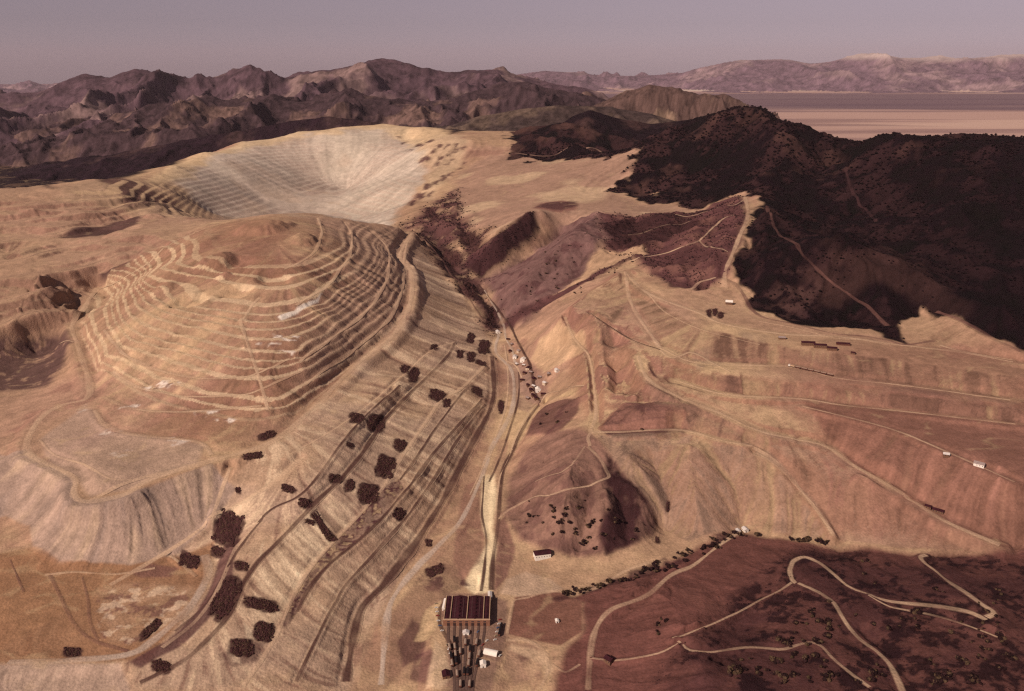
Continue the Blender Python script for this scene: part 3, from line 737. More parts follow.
# patches of scrub: pixel centre, size, tilt, what singles each one out
THICKETS = [
 (228,528,26,34,.35,'large dark thicket, the widest of the two beside the lower pad haul road'), (226,598,22,46,.5,'long dark thicket running down the slope below the curve of the pad road'),
 (322,526,7,32,-.55,'narrow slot of scrub slanting down the brightly streaked face'), (261,605,36,11,.25,'flat wide strip of scrub low on the streaked terrace face'), (264,632,20,20,.2,'dark square thicket directly under the flat strip of scrub'),
 (242,566,15,8,.2,'small oval thicket between two dark railway benches'), (242,648,24,18,.1,'thin brown scrub at the foot of the lowest left terraces'), (305,503,15,9,.2,'small thicket just above the upper railway bench'),
 (386,467,20,22,.3,'triangular thicket leaning on the pale bench road'), (400,445,13,12,.2,'small wedge of scrub above the pale bench road'), (376,423,18,18,.1,'dark square thicket hanging on the upper railway bench'),
 (357,418,16,10,.2,'sparse brown scrub beside a darker square thicket'), (368,494,22,20,.2,'dark thicket split by a pale gully above the double bench'), (350,485,10,13,.2,'narrow scrub patch next to the thicket split by a gully'),
 (336,479,14,9,.1,'small scrub patch straddling the upper bench line'), (399,514,12,13,.6,'round tuft of scrub alone between two dark benches'), (414,375,10,15,.2,'tall dark clump high on the terraces'),
 (405,369,9,8,.2,'small loose clump beside the tall dark clump'), (437,395,16,11,.3,'ragged dark scrub above the pale bench road near its top'), (447,403,7,9,.1,'small clump standing below the ragged scrub near the bench top'),
 (477,391,12,8,.5,'wedge of scrub where the dark benches meet near the canyon'), (484,347,11,15,.1,'dark upright thicket near the head of the broad dark bench'), (471,357,8,11,.1,'small thicket left of the upright one near the bench head'),
 (460,354,7,8,0,'tiny thicket at the end of the upper railway bench'), (501,407,6,14,0,'narrow upright clump standing beside the grey canyon road'), (434,347,7,5,.2,'tiny clump high on the tan terraces above the bench end'),
 (471,338,8,10,.2,'brown scrub on the steep bank above the bench head'), (481,363,11,5,.3,'flat scrub strip just under the upright thicket'), (435,571,18,10,-.4,'loose scrub spreading beside the valley road above the shop'),
 (429,543,6,7,0,'small clump on the bank of the grey valley road'), (72,652,17,9,.1,'rounded dark thicket on the bare flat pad above the lower road'), (151,629,26,9,-.75,'slanting dark thicket on the edge of the rubble filled pad'),
 (189,561,20,15,.3,'stippled loose scrub in the bend of the pad road'), (253,456,20,7,-.15,'flat oval thicket under the big haul road'), (268,435,17,8,-.3,'oval thicket just above the big haul road'),
 (288,489,16,8,.4,'low thicket on the slope under the haul road junction'), (238,490,6,6,0,'tiny clump on the bare slope beside the slanting dirt road'), (161,666,20,12,.2,'brown scrub at the lower left edge under the pad road'),
 (331,538,14,7,.3,'small scrub patch at the end of the pale streaks'), (218,551,14,10,.3,'loose scrub trailing below the large dark thicket'), (310,522,10,5,.3,'thin line of scrub at the head of the streaked face'),
 (492,318,10,22,.3,'dark brush in the throat of the canyon'), (470,290,16,14,.6,'dark brush on the left bank of the upper canyon'), (450,258,22,14,.6,'rough brush where the canyon meets the mound edge'), (470,240,20,14,.4,'dark brush under the pale plateau edge'),
 (432,215,16,10,.5,'brush at the dark mouth of the pit gully'), (350,445,9,5,.2,'thin scrub above the tan terraces middle bench'), (709,313,5,8,0,'left dark clump of three beside the right hand sheds'), (715,312,5,8,0,'middle dark clump of three beside the right hand sheds'), (721,315,6,7,0,'right dark clump of three beside the right hand sheds'),
 (668,507,3,10,0,'narrow dark clump on the smooth pale dump face'), (657,540,4,6,0,'small clump where the knob meets the pale dump toe')]
# ------------------------------------------------------------------ ground colour (what each patch is made of; some sun and shade painted in)
def col(*c): return np.array(c, np.float32)
TAN, YEL, PALE = col(.43, .29, .19), col(.58, .43, .26), col(.54, .47, .395)
GREY, BROWN, BRUSH, WOOD = col(.42, .315, .255), col(.24, .125, .10), col(.085, .036, .040), col(.0065, .0028, .0046)
RUST, PINK = col(.33, .175, .12), col(.41, .255, .195)
ALB = np.empty((NI, NJ, 3), np.float32); ALB[:] = TAN
def put(c, m):
    global ALB
    m = np.clip(m, 0, 1).astype(np.float32)[..., None]
    ALB = ALB * (1 - m) + c * m
def nz(scale, o, seed, lo, hi):
    return smooth(lo, hi, fbm(GX, GY, scale, o, seed))
n_grit_ = fbm(GX, GY, 8, 2, 199)
n_big, n_mid, n_fine = fbm(GX, GY, 420, 4, 201), fbm(GX, GY, 90, 4, 202), fbm(GX, GY, 22, 4, 203)
flat = smooth(0.30, 0.10, slope)
put(YEL, 0.75 * smooth(-0.15, 0.4, n_big + 0.4 * n_mid) * (0.35 + 0.65 * flat))
put(PINK, 0.6 * smooth(0.0, 0.5, fbm(GX, GY, 300, 4, 205)))
put(BROWN, 0.30 * smooth(0.16, 0.42, slope) * (1 - nat))
put(BROWN, 0.5 * smooth(0.15, 0.5, n_mid) * (1 - T * 0.5))
# left terraces: grey and tan panels between the benches, broken by run-off streaks
terr = poly_mask([(412,233),(455,290),(497,345),(492,420),(455,480),(400,570),(345,700),(-80,700),(150,560),(212,500),(281,440),(355,370),(400,320)], 10, 6)
put(GREY, terr * smooth(-0.1, 0.35, fbm(GX, GY, 130, 2, 211)) * 0.55)
put(col(.68, .54, .37), terr * smooth(0.4, 1.7, streak + 0.45 * streak2) * 0.9)
put(col(.50, .365, .26), terr * 0.45)
put(BROWN * 0.9, terr * smooth(0.7, 2.0, -streak - 0.5 * streak2) * 0.6)
put(BROWN, poly_mask([(345,700),(400,575),(440,500),(470,440),(492,380),(495,352),(508,372),(492,447),(470,500),(430,560),(392,600),(381,700)], 6, 8) * 0.3)
put(col(.74, .60, .42), poly_mask([(312,509),(356,500),(350,520),(325,551),(290,600),(262,640),(250,610),(262,565),(285,535)], 6, 6) * (0.45 + 0.25 * np.clip(streak, -1, 1.5)))
band2 = poly_mask([(398,478),(404,488),(388,511),(371,531),(352,547),(333,563),(314,586),(300,610),(285,628),(280,622),(292,600),(304,578),(327,549),(356,517),(383,487)], 2, 4)
put(BRUSH * 1.1, band2 * (0.5 + 0.5 * smooth(-0.3, 0.2, n_grit_ + n_fine)))
put(YEL, band2 * smooth(0.25, 0.5, n_grit_) * 0.6)
lowleft = poly_mask([(-80,560),(30,548),(60,564),(180,556),(215,540),(205,590),(150,660),(-80,668)], 6, 4)
put(col(.285, .155, .088), lowleft * 0.9)
put(col(.40, .27, .18), poly_mask([(95,590),(140,582),(190,585),(200,600),(150,640),(110,640)], 8, 8) * (0.5 + 0.4 * n_fine))
put(BRUSH * 1.15, poly_mask([(224,545),(240,538),(234,575),(214,612),(182,645),(140,667),(128,660),(166,641),(196,612),(213,580)], 3, 5) * 0.85)
put(BRUSH, poly_mask([(243,640),(262,645),(258,662),(232,668),(222,655)], 4, 6) * 0.6)
put(col(.62, .50, .36), poly_mask([(244,622),(252,628),(256,640),(248,640)], 2, 3) * 0.8)
put(col(.56, .44, .32), poly_mask([(228,645),(238,652),(242,664),(234,662)], 2, 3) * 0.8)
rub = poly_mask([(92,592),(130,584),(180,586),(196,600),(150,636),(120,645),(100,640)], 5, 8)
put(BROWN * 0.8, rub * smooth(0.1, 0.35, fbm(GX, GY, 13, 3, 271)) * 0.8)
put(col(.66, .52, .38), rub * smooth(0.15, 0.4, fbm(GX + 50, GY, 11, 3, 273)) * 0.6)
put(GREY, poly_mask([(-40,668),(120,662),(130,690),(110,720),(-40,720)], 3, 4) * 0.8)
put(BROWN * 0.8, poly_mask([(128,573),(150,563),(178,566),(172,576),(140,578)], 4, 6) * 0.9)
# left dumps
put(col(.40, .265, .185), lump * 0.6)
put(BROWN, lump * smooth(0.3, 0.5, slope) * 0.5)
put(col(.10, .055, .055), mk['hollow'] * (0.9 - 0.5 * smooth(0.2, 0.5, n_fine)))
put(col(.085, .045, .042), (mk['slot1'] + mk['slot2']) * 0.95)
# the mound
put(col(.60, .455, .31), T * bench_m * 0.85)
put(YEL, T * poly_mask([(80,320),(100,285),(150,262),(200,235),(240,262),(200,330),(190,380),(130,395),(95,360)], 25, 15) * 0.28)  # sunlit gold of the left flank, painted into the colour
put(RUST * 0.78, T * (1 - bench_m) * 0.85 * smooth(-0.3, 0.4, n_big))  # loose brown faces, darkened further to paint them as shaded
put(YEL, T * smooth(0.6, 1.6, streak2 - 0.3 * streak) * 0.4)
put(BROWN, T * (1 - bench_m) * smooth(0.4, 1.6, streak - streak2) * 0.4)
put(col(.42, .28, .205), poly_mask([(300,215),(412,233),(411,290),(392,330),(340,365),(300,380),(320,330),(350,280),(345,245)], 25, 15) * 0.75)
for pg in ([(278,316),(300,306),(318,298),(322,293),(318,302),(298,312),(282,320)],):
    put(col(.80, .74, .66), poly_mask(pg, 2, 2) * 0.95)
for (u_, v_, a_, b_) in [(155,388,14,3),(172,383,18,3),(266,343,14,2.5),(285,337,16,2),(130,408,10,2),(112,433,12,2.5),(205,413,12,2.5),(175,442,16,4),(120,455,12,3),(225,420,12,2),(80,410,8,2),(285,352,10,2)]:
    pm_ = poly_mask([(u_-a_,v_+b_*.3),(u_-a_*.4,v_-b_),(u_+a_,v_-b_*.6),(u_+a_*.7,v_+b_*.5),(u_,v_+b_)], 3, 10, 14)
    put(col(.76, .68, .60), pm_ * smooth(-0.15, 0.25, fbm(GX, GY * 2.2, 16, 3, 231)) * 0.9)
    put(BROWN * 0.7, pm_ * smooth(0.2, 0.35, fbm(GX, GY * 2.2, 11, 3, 233)) * 0.8)
# pale fresh dump face
put(col(.36, .265, .215), mk['dumpf'] * 0.95)
put(col(.47, .35, .25), mk['dumpf'] * smooth(0.2, 1.6, streak2) * 0.7)
put(col(.33, .25, .215), mk['dumpf'] * smooth(0.3, 1.6, -streak2) * 0.6)
put(GREY, poly_mask([(40,440),(85,405),(110,432),(205,445),(200,462),(125,490),(90,498),(75,478),(55,466)], 6, 5) * 0.6)
# the pit
put(PALE, mk['pitf'] * 0.95)
put(col(.54, .475, .385), mk['pitf'] * smooth(-0.1, 0.4, fbm(GX, GY, 420, 4, 241)) * 0.7)
put(col(.44, .36, .30), mk['pitgrey'] * 0.75)
put(BROWN, mk['pitf'] * (1 - bench_p) * 0.25 * smooth(-0.2, 0.3, fbm(GX, GY, 300, 3, 244)))
put(col(.44, .34, .26), mk['pitf'] * smooth(0.1, 0.5, fbm(GX + GY * 0.4, GY, 180, 4, 246)) * 0.5)
put(col(.52, .38, .24), mk['pitl'] * 0.7)
put(col(.30, .2, .15), mk['pitl'] * (1 - bench_p) * 0.5)
put(BRUSH, mk['pitt'] * (1 - bench_p) * 0.8)
put(col(.60, .46, .29), poly_mask([(145,182),(175,164),(240,142),(300,130),(345,123),(420,126),(452,135),(420,146),(385,129),(345,131),(300,137),(250,147),(205,160),(190,178)], 12, 10) * 0.8)
# plateau
plat = poly_mask([(455,175),(480,160),(512,156),(640,152),(626,180),(606,193),(690,209),(700,212),(600,214),(545,214),(500,230),(470,225),(445,200)], 12, 14)
put(col(.34, .22, .165), plat * 0.85)
put(col(.52, .39, .26), plat * smooth(0.1, 0.45, fbm(GX, GY * 1.2, 260, 3, 251)) * 0.75)
put(BROWN, poly_mask([(532,209),(540,203),(562,201),(580,204),(578,210),(555,212)], 6, 6))
put(BRUSH * .8, poly_mask([(534,208),(544,203),(575,202),(580,206),(560,210)], 5, 5) * 0.8)
put(col(.56, .43, .29), mk['town'] * 0.7)
for u_, v_, a_, b_ in [(420,145,8,3),(430,141,7,2),(437,146,6,3),(446,147,5,3),(455,150,7,3),(441,158,7,3),(449,155,6,3),(456,146,5,2),(462,148,6,2),(433,152,6,3),(425,159,9,5),(436,164,5,3),(446,164,4,2),(453,160,4,2),(428,186,8,5),(436,182,7,4),(443,178,7,4),(450,174,5,3),(420,196,10,6),(430,194,6,4),(412,203,8,5),(458,169,5,2),(465,164,4,2),(410,150,4,2),(404,143,5,2),(398,137,5,2)]:
    el = [(u_ - a_ / 2, v_ + b_ * .5), (u_ - a_ * .2, v_ - b_ * .4), (u_ + a_ * .5, v_ - b_ * .6), (u_ + a_ * .45, v_ + b_ * .2), (u_, v_ + b_ * .6)]
    put(BRUSH * 0.9, poly_mask(el, 4, 6, 16) * 0.9)
back_dark = poly_mask([(-400,'d',3300),(-60,188),(10,187),(52,188),(60,182),(100,181),(122,178),(176,164),(205,151),(240,140),(300,130),(345,124),(385,123),(420,126),(452,134),(480,'d',5000),(480,'d',6700),(-700,'d',6700),(-700,'d',3000)], 12, 12)
put(col(.024, .014, .016), back_dark)
put(col(.16, .10, .07), back_dark * smooth(0.15, 0.4, fbm(GX, GY, 150, 5, 257)) * 0.5)
# natural slopes
bare = smooth(0.05, 0.45, fbm(GX, GY, 60, 4, 261))
put(BRUSH * 0.9 + BROWN * 0.1, mk['brushr'])
put(BRUSH * 0.45, mk['brushr'] * smooth(248, 225, np.where(GY > 0, 700 - Z, 0) / GY * 1000 - 0) * 0.0)
put(BROWN, mk['brushr'] * bare * 0.45)
put(BRUSH * 0.45, poly_mask([(596,222),(640,217),(690,215),(700,222),(640,246),(612,246)], 8, 10) * 0.8)
put(col(.17, .098, .092), mk['spur'])
put(BRUSH, mk['spur'] * smooth(0.15, 0.4, fbm(GX, GY, 26, 4, 263)) * 0.6)
put(BRUSH * 0.5, mk['r1'])  # dark brush, with the shade of the flank facing off the sun painted in
put(BRUSH * 0.75 + BROWN * 0.1, mk['band'])
put(TAN * 1.05, mk['palew'])
put(BRUSH, mk['canyon'] * (0.3 + 0.7 * smooth(-0.35, 0.1, fbm(GX, GY, 60, 4, 265))) * 0.95)
put(col(.235, .138, .108), mk['knob'])
put(BRUSH, mk['knob'] * smooth(0.12, 0.4, fbm(GX, GY, 24, 4, 267)) * 0.45)
put(BRUSH * 0.5, mk['cliff'] * (0.5 + 0.5 * smooth(-0.1, 0.3, fbm(GX, GY, 30, 4, 268) + 0.12 * streak2)))  # shadow of the cliff face painted in as dark colour
put(col(.15, .078, .066), mk['knoll']); put(col(.16, .085, .07), mk['knoll2'])
put(BRUSH, (mk['knoll'] + mk['knoll2']) * smooth(0.15, 0.4, fbm(GX, GY, 18, 3, 269)) * 0.5)
# right dumps: dark streaks, brown faces
for pg, c_, am in [([(880,388),(905,386),(940,390),(1020,402),(1020,420),(960,412),(910,405),(882,400)], col(.17, .115, .095), 0.8),
                   ([(690,352),(720,343),(735,350),(718,366),(698,370)], col(.24, .17, .14), 0.7), ([(790,352),(818,356),(822,368),(795,366)], col(.26, .19, .16), 0.6),
                   ([(740,330),(770,336),(765,345),(745,342)], col(.28, .2, .15), 0.5), ([(965,455),(1010,470),(1010,485),(965,472)], col(.17, .11, .09), 0.6),
                   ([(600,436),(640,442),(665,462),(662,476),(640,470),(618,452)], col(.24, .165, .12), 0.6), ([(890,498),(908,492),(920,504),(900,510)], col(.32, .13, .08), 0.8),
                   ([(560,372),(588,360),(592,398),(540,404),(545,390)], col(.50, .38, .22), 0.6), ([(533,392),(560,372),(588,366),(580,382),(555,396)], BROWN, 0.5),
                   ([(640,272),(612,292),(602,300),(628,305),(650,290)], TAN, 0.3), ([(596,300),(640,288),(625,318),(600,322)], BROWN, 0.5)]:
    m_ = poly_mask(pg, 5, 7)
    put(c_, m_ * am * np.clip(0.65 + 0.4 * streak, 0, 1.2))
put(col(.15, .07, .054), mk['fan'] * 0.9)
put(BROWN, mk['fan'] * smooth(0.3, 1.5, streak2) * 0.6)
put(PINK * 0.85, mk['pad'] * 0.7)
put(col(.42, .27, .19), mk['topb'] * 0.6)
rdump = poly_mask([(560,318),(625,270),(700,300),(900,345),(1100,370),(1200,560),(833,540),(700,538),(640,470),(590,432)], 10, 6)
put(RUST * 0.85, rdump * (1 - nat) * smooth(0.22, 0.42, slope) * 0.6)
put(BROWN, rdump * (1 - nat) * smooth(0.3, 1.5, streak2 + 0.4 * streak) * 0.75 * smooth(0.12, 0.3, slope))
put(YEL, rdump * smooth(0.9, 1.9, -streak2) * 0.2)
put(col(.22, .115, .088), poly_mask([(840,395),(1020,405),(1250,430),(1250,560),(1000,548),(900,500),(850,440)], 40, 20) * 0.35)  # vignette-like dimming painted into the ground on the right
put(col(.25, .13, .10), poly_mask([(760,350),(900,340),(1250,380),(1250,560),(930,560),(850,470),(800,400)], 60, 20) * 0.6)  # wider pass of the same painted dimming
hang = 0.45 + 0.30 * streak + 0.22 * streak2  # tier faces below: brown, with their shading painted into the colour
for pg, c_, am in [([(650,298),(699,326),(783,347),(841,353),(900,361),(1020,379),(1020,399),(900,384),(837,376),(790,365),(699,361),(665,347)], col(.25, .145, .105), 0.85),
                   ([(670,366),(699,374),(790,383),(837,389),(900,395),(1020,410),(1020,422),(900,409),(841,403),(802,397),(724,392),(680,379)], col(.21, .118, .09), 0.9),
                   ([(645,378),(675,399),(722,418),(763,436),(800,445),(759,447),(724,439),(680,428),(690,415),(655,404)], col(.25, .15, .115), 0.75),
                   ([(597,436),(680,433),(724,445),(759,454),(790,484),(818,522),(830,538),(740,530),(690,542),(660,524),(635,487),(612,461)], col(.33, .225, .17), 0.75),
                   ([(628,280),(648,297),(690,322),(695,352),(664,345),(634,304)], col(.31, .20, .135), 0.7),
                   ([(588,318),(610,332),(620,350),(600,362),(592,350)], col(.26, .16, .115), 0.6), ([(600,300),(622,285),(628,303),(612,325),(594,312)], col(.27, .17, .12), 0.6)]:
    m_ = poly_mask(pg, 4, 5)
    put(c_, m_ * am * np.clip(hang + 0.25, 0.25, 1.1))
    put(c_ * 0.5, m_ * np.clip(0.75 * smooth(0.3, 1.7, streak + 0.5 * streak2), 0, 1))
    put(YEL * 0.9, m_ * np.clip(0.45 * smooth(0.6, 1.9, -streak - 0.4 * streak2), 0, 1))
put(col(.052, .026, .026), poly_mask([(418,228),(432,230),(448,246),(466,266),(482,288),(497,318),(497,338),(488,332),(474,306),(458,286),(440,268),(428,250)], 5, 10, 24) * (0.35 + 0.6 * smooth(-0.2, 0.15, n_fine + 0.5 * n_mid)))  # brushy ravine, painted darker so that it reads as deep and shaded
put(col(.22, .13, .11), poly_mask([(518,360),(530,362),(542,378),(546,394),(538,406),(526,400),(520,382)], 4, 6) * 0.65)
# canyon floor
put(col(.78, .66, .44), mk['yellow'] * 0.92)
put(col(.24, .13, .105), poly_mask([(496,525),(506,518),(514,548),(507,575),(494,592)], 3, 4) * 0.9)
put(BROWN, poly_mask([(466,486),(480,480),(483,530),(480,560),(462,578),(452,560),(458,520)], 4, 6) * 0.65)
put(BRUSH, poly_mask([(420,575),(436,560),(452,562),(470,584),(450,592),(425,590)], 4, 7) * (0.4 + 0.5 * smooth(-0.1, 0.2, n_fine)))
put(col(.50, .37, .27), poly_mask([(500,592),(506,578),(525,571),(550,578),(562,587),(545,596),(520,597)], 4, 5) * 0.8)
put(col(.20, .12, .10), poly_mask([(445,592),(490,592),(507,600),(505,640),(490,690),(440,700),(446,640),(436,605)], 5, 6) * 0.8)
put(col(.22, .125, .095), poly_mask([(392,612),(420,575),(446,590),(436,612),(420,650),(385,690)], 6, 8) * 0.6)
for pg, c_, am in [([(398,640),(412,618),(428,628),(424,655),(405,668)], BRUSH, .7), ([(415,655),(432,648),(440,664),(425,684),(410,680)], BRUSH * 1.2, .7), ([(424,610),(440,600),(440,622),(428,640),(416,640)], YEL, .8), ([(436,640),(446,650),(452,675),(440,690),(425,690)], col(.55, .42, .29), .7),
                   ([(510,640),(535,644),(545,655),(540,675),(515,685),(502,665)], col(.30, .19, .14), .7), ([(515,650),(530,648),(534,656),(520,662)], BRUSH, .6), ([(545,600),(560,598),(575,602),(572,610),(550,612)], BRUSH * 1.3, .3),
                   ([(508,648),(512,643),(545,652),(552,668),(546,676),(540,662)], col(.58, .43, .29), .7), ([(575,690),(566,668),(585,660),(592,690)], col(.38, .24, .18), .6), ([(470,500),(480,478),(485,470),(490,440),(497,440),(494,470)], YEL, .5),
                   ([(506,418),(515,408),(536,402),(528,420),(516,445),(507,460)], YEL, .55), ([(505,370),(515,362),(540,380),(540,398),(528,412),(512,405)], col(.30, .20, .16), .6), ([(540,340),(560,322),(585,330),(588,352),(560,366),(545,372),(530,360)], YEL, .5)]:
    put(c_, poly_mask(pg, 3, 5, 20) * am)
# lower right hill
put(col(.155, .068, .058), mk['hill'])
put(col(.19, .088, .072), mk['hill'] * smooth(0.0, 0.45, n_mid + 0.3 * n_big) * 0.5)
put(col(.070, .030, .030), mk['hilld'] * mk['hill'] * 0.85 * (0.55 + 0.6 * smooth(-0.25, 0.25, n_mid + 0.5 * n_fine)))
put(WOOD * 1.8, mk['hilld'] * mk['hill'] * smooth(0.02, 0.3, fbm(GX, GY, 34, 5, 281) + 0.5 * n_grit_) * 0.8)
put(col(.20, .10, .075), mk['field'])
put(BRUSH * 0.7, mk['gullyw'] * smooth(-0.2, 0.2, n_fine) * 0.8)
# forested mountain
put(WOOD * 1.15, mk['forest'])
rdg = smooth(0.12, 0.5, fbm(GX, GY, 130, 5, 291) + 0.5 * (rm - 0.45))
put(col(.055, .026, .027), mk['forest'] * smooth(-0.1, 0.35, n_mid + 0.5 * n_fine) * 0.6 * np.clip(1.15 - (GX / np.maximum(GY, 1)) * 1.5, 0.1, 1))
put(col(.085, .044, .038), mk['forest'] * rdg * 0.7 * np.clip(1.15 - (GX / np.maximum(GY, 1)) * 1.6, 0.15, 1))
put(col(.062, .033, .03), poly_mask([(775,290),(800,262),(826,285),(800,318),(770,312)], 20, 25) * smooth(-0.05, 0.25, n_fine + 0.3 * n_mid) * 0.7)
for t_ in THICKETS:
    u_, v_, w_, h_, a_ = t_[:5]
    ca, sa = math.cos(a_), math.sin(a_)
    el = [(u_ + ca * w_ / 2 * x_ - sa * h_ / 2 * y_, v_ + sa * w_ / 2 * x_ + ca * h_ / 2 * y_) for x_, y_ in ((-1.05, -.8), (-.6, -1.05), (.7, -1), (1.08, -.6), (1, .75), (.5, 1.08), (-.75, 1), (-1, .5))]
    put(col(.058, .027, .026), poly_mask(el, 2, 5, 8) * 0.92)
# crumbly fine variation and ranges
n_grit = fbm(GX, GY, 7, 3, 208)
trk = ridged(GX + 20 * n_mid, GY * 1.4, 75, 3, 209)
put(YEL * 0.95, (1 - nat) * smooth(0.62, 0.9, trk) * flat * 0.35)
ALB *= (1 + 0.15 * n_grit * np.where(GY < 3000, 1.0, 0.6))[..., None]
ALB *= (1 + 0.16 * n_fine + 0.10 * n_mid + 0.10 * streak * (1 - onroad) * np.clip(sl_s * 3, 0.1, 1) + 0.05 * np.clip(streak2, -2, 2) * np.clip(sl_s * 2.5, 0, 1) * (1 - 0.8 * mk['pitf']))[..., None]

RCOL = {'back': (.085, .052, .066), 'mid': (.055, .034, .040), 'right': (.10, .062, .055), 'green': (.055, .038, .036), 'front': (.018, .009, .014), 'hill': (.012, .006, .009), 'far': (.155, .10, .13)}  # the far range has some haze painted into its mauve
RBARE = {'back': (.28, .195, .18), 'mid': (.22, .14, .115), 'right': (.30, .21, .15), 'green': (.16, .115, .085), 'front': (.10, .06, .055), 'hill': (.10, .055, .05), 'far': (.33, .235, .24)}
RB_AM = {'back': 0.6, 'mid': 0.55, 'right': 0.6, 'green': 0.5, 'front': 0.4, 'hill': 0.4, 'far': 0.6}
def range_albedo(x, y, z, rid, slp):
    c = np.zeros(x.shape + (3,), np.float32)
    for k, nm in enumerate(NAMES):
        sc = RANGES[nm].sc
        b = smooth(0.08, 0.45, fbm(x, y * 0.8, sc * 0.5, 5, 300 + k) + 0.12 * fbm(x, y, sc * 0.06, 3, 320 + k))[..., None] * RB_AM[nm]
        cc = col(*RCOL[nm]) * (1 - b) + col(*RBARE[nm]) * b
        cc = cc * (1 + 0.7 * fbm(x, y, sc * 0.08, 4, 340 + k) + 0.35 * fbm(x, y, sc * 0.02, 2, 360 + k))[..., None]
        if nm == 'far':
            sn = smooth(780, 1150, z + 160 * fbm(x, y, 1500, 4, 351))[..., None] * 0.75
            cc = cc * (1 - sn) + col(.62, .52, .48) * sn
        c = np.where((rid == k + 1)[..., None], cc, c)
    return c
def plain_albedo(x, y):
    n1 = fbm(x * 0.28, y * 1.0, 2600, 5, 401)
    n2 = fbm(x * 0.10, y * 1.0, 1300, 5, 402)
    c = np.empty(x.shape + (3,), np.float32); c[:] = col(.50, .34, .29)
    s1 = smooth(0.05, 0.35, n1)[..., None] * 0.6
    c = c * (1 - s1) + col(.64, .47, .38) * s1
    s2 = smooth(0.05, 0.3, n2)[..., None] * 0.8
    c = c * (1 - s2) + col(.28, .18, .17) * s2
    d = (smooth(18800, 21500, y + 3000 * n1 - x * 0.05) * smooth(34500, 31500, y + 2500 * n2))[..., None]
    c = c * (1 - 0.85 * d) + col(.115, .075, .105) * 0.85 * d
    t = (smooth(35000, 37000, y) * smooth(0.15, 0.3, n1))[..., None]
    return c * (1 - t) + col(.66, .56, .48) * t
m = RID > 0
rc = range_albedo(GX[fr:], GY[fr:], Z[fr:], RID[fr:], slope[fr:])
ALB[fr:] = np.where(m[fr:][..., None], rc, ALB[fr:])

# ------------------------------------------------------------------ materials
def new_mat(name):
    m = bpy.data.materials.new(name); m.use_nodes = True
    b = m.node_tree.nodes['Principled BSDF']
    b.inputs['Roughness'].default_value = 0.95
    b.inputs['Specular IOR Level'].default_value = 0.08
    return m, m.node_tree, b
def noise_col(nt, src, scale, amt, detail=5):
    """multiply a colour by a noise varying 1 +- amt"""
    tc = nt.nodes.new('ShaderNodeTexCoord')
    no = nt.nodes.new('ShaderNodeTexNoise'); no.inputs['Scale'].default_value = scale; no.inputs['Detail'].default_value = detail
    nt.links.new(tc.outputs['Object'], no.inputs['Vector'])
    mr = nt.nodes.new('ShaderNodeMapRange')
    mr.inputs['From Min'].default_value = 0.25; mr.inputs['From Max'].default_value = 0.75
    mr.inputs['To Min'].default_value = 1 - amt; mr.inputs['To Max'].default_value = 1 + amt
    nt.links.new(no.outputs['Fac'], mr.inputs['Value'])
    mx = nt.nodes.new('ShaderNodeVectorMath'); mx.operation = 'SCALE'
    nt.links.new(src, mx.inputs[0]); nt.links.new(mr.outputs[0], mx.inputs['Scale'])
    return mx.outputs[0], no
def ground_mat():
    m, nt, b = new_mat('ground')
    at = nt.nodes.new('ShaderNodeAttribute'); at.attribute_name = 'albedo'
    c, no = noise_col(nt, at.outputs['Color'], 0.30, 0.19, 8)
    c, no2 = noise_col(nt, c, 0.06, 0.12)
    nt.links.new(c, b.inputs['Base Color'])
    bp = nt.nodes.new('ShaderNodeBump'); bp.inputs['Strength'].default_value = 0.7; bp.inputs['Distance'].default_value = 1.6
    nt.links.new(no.outputs['Fac'], bp.inputs['Height']); nt.links.new(bp.outputs[0], b.inputs['Normal'])
    return m
M_GROUND = ground_mat()
def plain_mat(name, c, amt=0.18, scale=0.5, rough=0.9, metal=0.0):
    m, nt, b = new_mat(name)
    rgb = nt.nodes.new('ShaderNodeRGB'); rgb.outputs[0].default_value = (*c, 1)
    o, _ = noise_col(nt, rgb.outputs[0], scale, amt)
    nt.links.new(o, b.inputs['Base Color']); b.inputs['Roughness'].default_value = rough; b.inputs['Metallic'].default_value = metal
    return m

# ------------------------------------------------------------------ meshes from the grids
def tag(o, label=None, cat=None, group=None, kind=None):
    if label: o['label'] = label
    if cat: o['category'] = cat
    if group: o['group'] = group
    if kind: o['kind'] = kind
    return o
def mesh_np(name, V, F, mat, colr=None, parent=None, smooth_=True):
    me = bpy.data.meshes.new(name)
    nv, nf = len(V), len(F); k = F.shape[1]
    me.vertices.add(nv); me.vertices.foreach_set('co', np.ascontiguousarray(V, np.float32).ravel())
    me.loops.add(nf * k); me.loops.foreach_set('vertex_index', np.ascontiguousarray(F, np.int32).ravel())
    me.polygons.add(nf); me.polygons.foreach_set('loop_start', np.arange(0, nf * k, k, dtype=np.int32))
    me.update(calc_edges=True)
    me.polygons.foreach_set('use_smooth', np.full(nf, smooth_))
    if colr is not None:
        at = me.attributes.new('albedo', 'FLOAT_COLOR', 'POINT')
        c4 = np.ones((nv, 4), np.float32); c4[:, :3] = np.clip(colr, 0.004, 0.9)
        at.data.foreach_set('color', c4.ravel())
    me.materials.append(mat)
    o = bpy.data.objects.new(name, me); C.objects.link(o)
    if parent is not None: o.parent = parent
    return o
